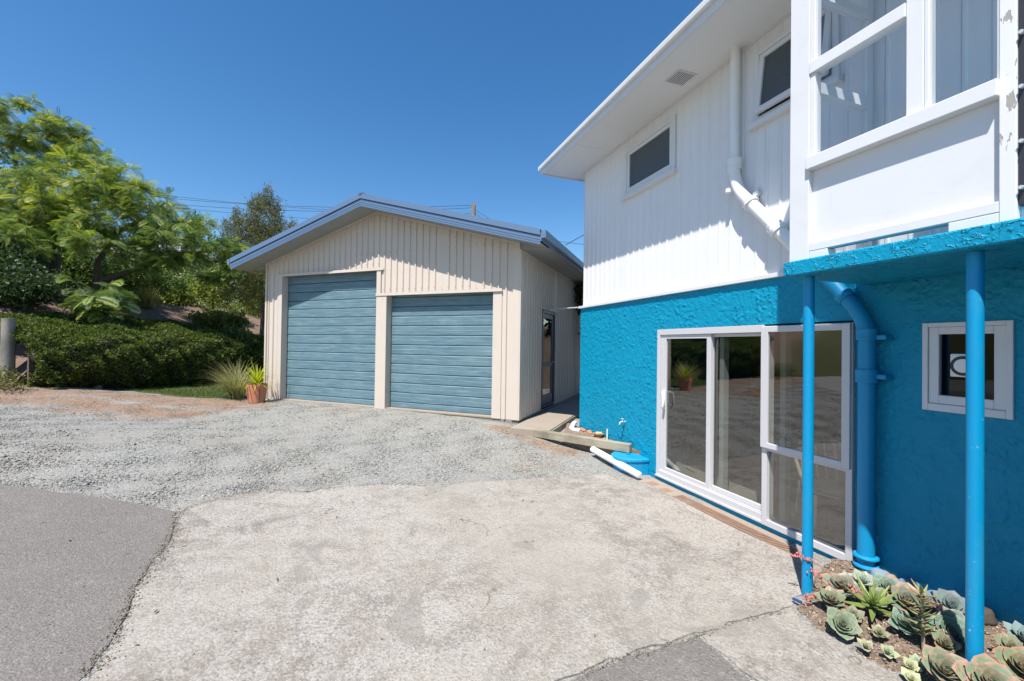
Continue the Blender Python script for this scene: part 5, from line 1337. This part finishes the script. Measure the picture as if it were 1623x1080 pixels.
RS = [('A', 2.03, 2.57, .10, 'round', GG, (.40, .33, .26), 26, (-.5, .1), 'grey green rosette at the left front edge of the bed'),
      ('B', 2.13, 2.78, .11, 'spoon', GG, PK, 22, (-.15, -.55), 'side-on rosette with pink edges nearest the left blue post'),
      ('B2', 2.27, 2.86, .12, 'round', GB, PK, 22, (-.1, -.4), 'broad rosette just right of the left blue post'),
      ('C', 2.57, 2.73, .12, 'round', GB, (.55, .22, .17), 22, (-.35, .1), 'rosette with red lower leaves behind the green aloe'),
      ('D', 2.80, 2.68, .135, 'round', (.20, .30, .27), (.33, .28, .32), 26, (-.45, .25), 'bluish rosette close to the blue wall'),
      ('E', 2.38, 2.53, .10, 'spoon', GB, (.36, .34, .25), 22, (-.35, .1), 'small rosette right of the aloe in the bed middle'),
      ('F', 2.53, 2.42, .13, 'round', GB, (.34, .36, .30), 30, (-.5, .25), 'tight round rosette left of the right blue post'),
      ('G', 2.235, 2.17, .125, 'round', GG, (.52, .27, .22), 30, (-.45, .15), 'large pink edged rosette left of the right post foot'),
      ('H', 2.365, 2.075, .14, 'round', GG, (.55, .27, .21), 30, (-.4, .15), 'large pink edged rosette directly before the right post'),
      ('I', 2.62, 2.16, .13, 'round', GG, (.55, .24, .17), 28, (-.4, .3), 'large rosette with red rims right of the right post'),
      ('J', 2.93, 2.40, .10, 'spoon', (.22, .31, .30), (.28, .33, .33), 22, (-.3, .3), 'pale blue green rosette at the right frame edge'),
      ('K', 2.16, 2.27, .05, 'spoon', (.42, .45, .26), (.50, .48, .30), 18, (-.4, 0), 'tiny yellowish rosette, upper left of the pale cluster'),
      ('K2', 2.10, 2.20, .055, 'spoon', (.42, .45, .26), (.50, .48, .30), 18, (-.4, 0), 'tiny yellowish rosette, lowest of the pale cluster'),
      ('K3', 2.225, 2.30, .05, 'spoon', (.34, .42, .28), (.45, .45, .30), 18, (-.4, 0), 'tiny pale rosette, right of the pale cluster'),
      ('L', 2.04, 2.405, .055, 'spoon', (.33, .38, .24), (.50, .33, .24), 12, (-.2, 0), 'tiny lone rosette on bare soil near the concrete'),
      ('M', 2.50, 2.98, .09, 'spoon', (.34, .42, .33), (.42, .45, .36), 22, (-.3, 0), 'pale rosette beside the foot of the blue soil pipe'),
      ('M2', 2.42, 3.02, .06, 'spoon', (.34, .42, .33), (.42, .45, .36), 16, (-.3, 0), 'smaller pale rosette left of the soil pipe rosette'),
      ('N', 2.58, 2.87, .11, 'round', GB, (.38, .36, .28), 22, (-.3, .1), 'grey green rosette below the blue painted rocks')]
RS += [('O', 2.17, 2.66, .075, 'spoon', GG, PK, 20, (-.3, 0), 'small rosette tucked left of the aloe'),
       ('P', 2.46, 2.80, .085, 'round', GG, (.42, .28, .2), 22, (-.3, 0), 'rosette half hidden behind the aloe leaves'),
       ('Q', 2.70, 2.58, .095, 'round', GB, (.40, .32, .26), 24, (-.35, 0), 'rosette between bluish rosette and round rosette'),
       ('R', 2.44, 2.36, .085, 'round', GG, PK, 24, (-.4, 0), 'rosette wedged right of the stem succulent'),
       ('S', 2.78, 2.34, .09, 'spoon', GG, PK, 22, (-.35, 0), 'rosette right behind the right blue post'),
       ('T', 2.20, 2.50, .06, 'spoon', (.24, .32, .18), PK, 16, (-.3, 0), 'small green rosette on bare soil below the aloe'),
       ('U', 2.12, 2.36, .05, 'spoon', (.34, .40, .24), (.45, .40, .28), 16, (-.3, 0), 'tiny rosette midway along the concrete edge')]
for k_, x, y, r_, kind, c1, c2, n, tl, lb in RS:
    rosette('rosette_succulent', lb, (x, y, bedz(x, y) + .38 * r_), r_, kind, c1, c2, n, tl)
aloe = rosette('aloe', 'bright green spiky aloe star in the middle of the bed', (2.33, 2.70, bedz(2.33, 2.70) + .04), .20, 'aloe', (.15, .22, .05), (.20, .21, .06), 24, (-.25, .05), .15)
aloe['category'] = 'aloe'
# stem plant
kx, ky = 2.35, 2.385; kzp = bedz(kx, ky)
ks = empty('stem_succulent', (kx, ky, kzp), 0, 'tall stem succulent with drooping narrow leaves beside the right post', 'succulent', 'succulents in the garden bed')
MB().tube([(0, 0, -.03), (.005, .01, .12), (0, .015, .33)], [.008, .008, .006], 6).obj('stem', paint('pale_stem', (.34, .27, .19), .8, .2, 30), ks, smooth=True)
me = leaf_mesh('aloe', (.22, .25, .08), (.36, .22, .12))
for q in range(34):
    o = bpy.data.objects.new('leaf', me); COL.objects.link(o); o.parent = ks; t = q / 33; o.location = (0, .012, .08 + .25 * t)
    sc = .10 * rnd.uniform(.7, 1.1); o.scale = (sc, sc * 1.2, sc); o.rotation_euler = (0, rnd.uniform(-.9, -.1) + .1, q * 2.4)
# flower stalks
FL = paint('coral_flower', (.62, .20, .19), .6, .25, 60)
STK = paint('pink_stalk', (.35, .14, .11), .6, .2, 20)
def stalk(p, q, hgt, nfl, label):
    p, q = Vector(p), Vector(q); root = empty('flower_stalk', tuple(p), 0, label, 'flower', 'coral flower stalks in the bed')
    pts = [Vector((0, 0, 0)) + (q - p) * t + Vector((0, 0, hgt * math.sin(math.pi * t * .8))) for t in [i / 8 for i in range(9)]]
    MB().tube(pts, [.004] * 6 + [.003] * 3, 5).obj('stalk', STK, root)
    for i in range(nfl):
        t = .62 + .38 * i / nfl; c = (q - p) * t + Vector((0, 0, hgt * math.sin(math.pi * t * .8))) + Vector((rnd.gauss(0, .012), rnd.gauss(0, .012), rnd.gauss(.004, .012)))
        f = MB(); f.lathe([(.0012, -.009), (.005, -.004), (.0045, .004), (.001, .009)], 6, tuple(c)); f.obj('blossom', FL, root, smooth=True)
stalk((2.28, 2.80, .16), (2.02, 3.02, .26), .10, 26, 'long coral stalk leaning past the left blue post')
stalk((2.20, 2.76, .14), (2.10, 2.98, .18), .09, 18, 'coral stalk arching over the drain end')
stalk((2.30, 2.74, .15), (2.22, 2.74, .22), .03, 18, 'short coral flower cluster over the front rosettes')
stalk((2.62, 2.50, .16), (2.55, 2.52, .24), .05, 12, 'coral flower cluster beside the stem succulent')
stalk((2.18, 2.80, .12), (1.98, 2.83, .10), .04, 14, 'low coral stalk lying at the left post foot')
# painted rocks along the wall
ROCK = paint('blue_tinged_rock', (.16, .24, .32), .85, .25, 8, .5, 30)
ROCK2 = paint('brown_rock', (.30, .22, .17), .85, .3, 10, .5, 30)
def rock(c, r, mat, label):
    bm = bmesh.new(); bmesh.ops.create_icosphere(bm, subdivisions=3, radius=1)
    sd = rnd.uniform(0, 99)
    for v_ in bm.verts:
        n_ = v_.co; k_ = 1 + .16 * math.sin(n_.x * 3 + sd) * math.sin(n_.y * 2.6 + sd) + .08 * math.sin(n_.z * 7 + sd * 2 + n_.x * 5)
        v_.co = Vector((n_.x * r[0], n_.y * r[1], n_.z * r[2])) * k_
    me_ = bpy.data.meshes.new('garden_rock'); bm.to_mesh(me_); bm.free()
    for p_ in me_.polygons: p_.use_smooth = True
    o = link('garden_rock', me_, None, mat); o.location = c; o.rotation_euler = (0, 0, HROT + rnd.uniform(-.3, .3)); return props(o, label, 'rock', 'rocks along the wall foot')
for s_, o_, r_, mt, lb in ((-2.66, .10, (.06, .05, .045), ROCK, 'blue tinged rock next to the soil pipe foot'), (-2.74, .12, (.05, .05, .045), ROCK2, 'brown rock between two blue tinged rocks'), (-2.84, .10, (.065, .05, .045), ROCK, 'blue tinged rock third from the soil pipe'),
                           (-3.0, .07, (.12, .06, .05), ROCK, 'long flat blue rock along the wall foot'), (-3.16, .08, (.10, .07, .075), BARK_DARK, 'dark rounded rock behind the bluish rosette')):
    p = HW(s_, o_); rock((p.x, p.y, bedz(p.x, p.y) + .01), r_, mt, lb)
# blue scrap at the post foot
f = MB(); f.box(-.028, .028, -.010, .010, 0, .014); o = f.obj('blue_scrap', paint('blue_plastic', (.02, .06, .20), .35, .1, 5), None, .003); o.location = (1.965, 2.87, .085); o.rotation_euler = (0, 0, -1.0); props(o, 'small dark blue plastic scrap on concrete by the left post', 'scrap')

# ------------------------------------------------------------------ cane chair behind the glass
ch = empty('cane_chair', tuple(HW(-1.96, -.52, .05)), HROT + .9, 'pale cane chair standing inside behind the lower window pane', 'chair')
for (x, y) in ((-.25, -.22), (.25, -.22), (-.25, .24), (.25, .24)):
    MB().tube([(x * 1.1, y * 1.1, 0), (x, y, .40)], .016, 8).obj('leg', CANE, ch, smooth=True)
f = MB(); f.lathe([(.02, .39), (.29, .40), (.30, .42), (.27, .44), (.02, .43)], 20); f.obj('seat', CANE, ch, smooth=True)
f = MB(); f.tube([(-.28, .05, .42), (-.30, -.15, .62), (-.22, -.30, .78), (0, -.36, .82), (.22, -.30, .78), (.30, -.15, .62), (.28, .05, .42)], .018, 8); f.obj('back_rim', CANE, ch, smooth=True)
for q in range(9):
    a_ = -1.2 + q * .3; f = MB(); f.tube([(.27 * math.sin(a_), -.26 * math.cos(a_), .42), (.29 * math.sin(a_), -.34 * math.cos(a_), .79)], .011, 6); f.obj('back_slat', CANE, ch)

# ------------------------------------------------------------------ loose stones
def stones(name, x, y, z, r_, col, label):
    n = len(x); B = np.array([(1, 0, 0), (0, 1, 0), (-1, 0, 0), (0, -1, 0), (0, 0, 1), (0, 0, -1)], float)
    V = B[None] * (r_[:, None, None] * np.stack([npr.uniform(.7, 1.5, n), npr.uniform(.7, 1.3, n), npr.uniform(.45, .85, n)], 1)[:, None, :])
    V = V + npr.normal(size=V.shape) * r_[:, None, None] * .22
    an = npr.uniform(0, 6.28, n); c, s__ = np.cos(an)[:, None], np.sin(an)[:, None]
    X = V[..., 0] * c - V[..., 1] * s__; Y = V[..., 0] * s__ + V[..., 1] * c; V = np.stack([X, Y, V[..., 2]], 2)
    ti = npr.normal(0, .35, n)[:, None]; V = np.stack([V[..., 0], V[..., 1] * np.cos(ti) - V[..., 2] * np.sin(ti), V[..., 1] * np.sin(ti) + V[..., 2] * np.cos(ti)], 2)
    V += np.stack([x, y, z + r_ * .22], 1)[:, None, :]
    T_ = np.array([(0, 1, 4), (1, 2, 4), (2, 3, 4), (3, 0, 4), (1, 0, 5), (2, 1, 5), (3, 2, 5), (0, 3, 5)])
    F = (T_[None] + (np.arange(n) * 6)[:, None, None]).reshape(-1, 3)
    o = np_mesh(name, V.reshape(-1, 3), F, STONE, None, col=np.repeat(col, 6, 0), kind='stuff'); return props(o, label, 'gravel', None, 'stuff')
def garage_local(x, y): dx, dy = x - GC.x, y - GC.y; return dx * gx.x + dy * gx.y, dx * gs.x + dy * gs.y
def sc_gravel(n):
    Y = 4.0 + (npr.random(n) ** 1.3) * 6.0; X = npr.uniform(-1.30, .16, n) * Y
    X = np.clip(X, -12, 2); keep = ~in_poly(X, Y, PAD_P) & ~in_poly(X, Y, ASPH_P) & ~in_poly(X, Y, LAWN_P)
    lx, ly = garage_local(X, Y); keep &= ~((ly > -.02) & (lx > -6.72))
    o_ = (X - HD.x) * hn.x + (Y - HD.y) * hn.y; keep &= (o_ > .1)
    bx, by = .19, 7.37; dx, dy = 1.57, -1.22; keep &= ((X - bx) * dy - (Y - by) * dx > 0.09) | (X < .15)
    den = .62 + .38 * np.sin(X * 1.3 + .8 * np.sin(Y * .9)) * np.sin(Y * 1.7 + X * .4); keep &= npr.random(n) < den
    return X[keep], Y[keep]
X, Y = sc_gravel(150000); n = len(X)
r_ = np.exp(npr.normal(math.log(.0054), .42, n)); r_ = np.clip(r_, .0025, .022)
tone = npr.uniform(.66, 1.2, n)[:, None]; C = np.array([[.275, .272, .255]]) * tone + npr.normal(0, .008, (n, 3))
nm = needle_mask(X, Y); isn = npr.random(n) < nm * .62
C[isn] = np.array([.29, .185, .12]) * npr.uniform(.5, 1.4, (isn.sum(), 1)); r_[isn] *= .9
warm = npr.random(n) < .08; C[warm] *= np.array([1.25, 1.05, .8])
stones('gravel_stones', X, Y, height(X, Y), r_, np.clip(C, .02, .6), 'loose crushed grey gravel over the drive')
# grit along the slab edges and joints, bits in the bed
def along(P, n, sp):
    P = np.array(P); i = npr.integers(0, len(P) - 1, n); t = npr.random((n, 1)); q = P[i] * (1 - t) + P[i + 1] * t; return q + npr.normal(0, sp, (n, 2))
q = np.concatenate([along(PAD_P[1:60], 1500, .03), along([(-2.06, 2.06), (-2.22, 2.42), (-2.46, 2.77), (-2.64, 3.157), (-2.89, 3.608), (-3.17, 4.03)], 620, .016), along([(.38, 2.19), (.63, 2.325), (.825, 2.40), (1.13, 2.525), (1.40, 2.65), (1.787, 2.78)], 360, .013), npr.uniform((-3, 2.1), (1.8, 5.2), (260, 2)), npr.uniform((-5, 2.0), (-2.2, 4.1), (200, 2))])
n = len(q); C = np.array([[.22, .185, .14]]) * npr.uniform(.5, 1.6, (n, 1))
stones('grit', q[:, 0], q[:, 1], height(q[:, 0], q[:, 1]) + .012, np.clip(np.exp(npr.normal(math.log(.0032), .40, n)), .0015, .010), C, 'fine dirt and grit along the slab joints')
n = 5200; x = npr.uniform(1.85, 3.4, n); y = npr.uniform(1.4, 3.4, n); kp = in_poly(x, y, BED_P); x, y = x[kp], y[kp]; n = len(x)
C = palette(n, [(.30, .23, .17), (.16, .11, .08), (.42, .36, .29), (.22, .20, .19)], [4, 3, 2, 2], .3)
stones('soil_crumbs', x, y, bed_z(x, y) + .002, np.clip(np.exp(npr.normal(math.log(.006), .45, n)), .002, .022), C, 'dry soil crumbs and chips in the succulent bed')

# dry leaves and twigs blown over the drive and slab
n = 420; x = npr.uniform(-7.5, 2.2, n); y = npr.uniform(2.2, 9.0, n); lx, ly = garage_local(x, y); o_ = (x - HD.x) * hn.x + (y - HD.y) * hn.y
kp = (ly < -.1) & (o_ > .35) & (npr.random(n) < np.where(y > 5.2, 1.0, .35)); x, y = x[kp], y[kp]; n = len(x)
P = np.stack([x, y, height(x, y) + .024], 1); an = npr.uniform(0, 6.28, n); D_ = np.stack([np.cos(an), np.sin(an), npr.uniform(-.05, .25, n)], 1)
N_ = np.stack([npr.normal(0, .25, n), npr.normal(0, .25, n), np.ones(n)], 1)
V, F, C = leaf_quads(P, D_, N_, npr.uniform(.02, .07, n), npr.uniform(.002, .010, n), palette(n, [(.30, .17, .09), (.20, .12, .07), (.36, .28, .18)], [3, 2, 2]))
props(np_mesh('leaf_litter', V, F, LEAF, None, col=C, kind='stuff'), 'scattered dry leaves and twigs on the drive', 'leaves')
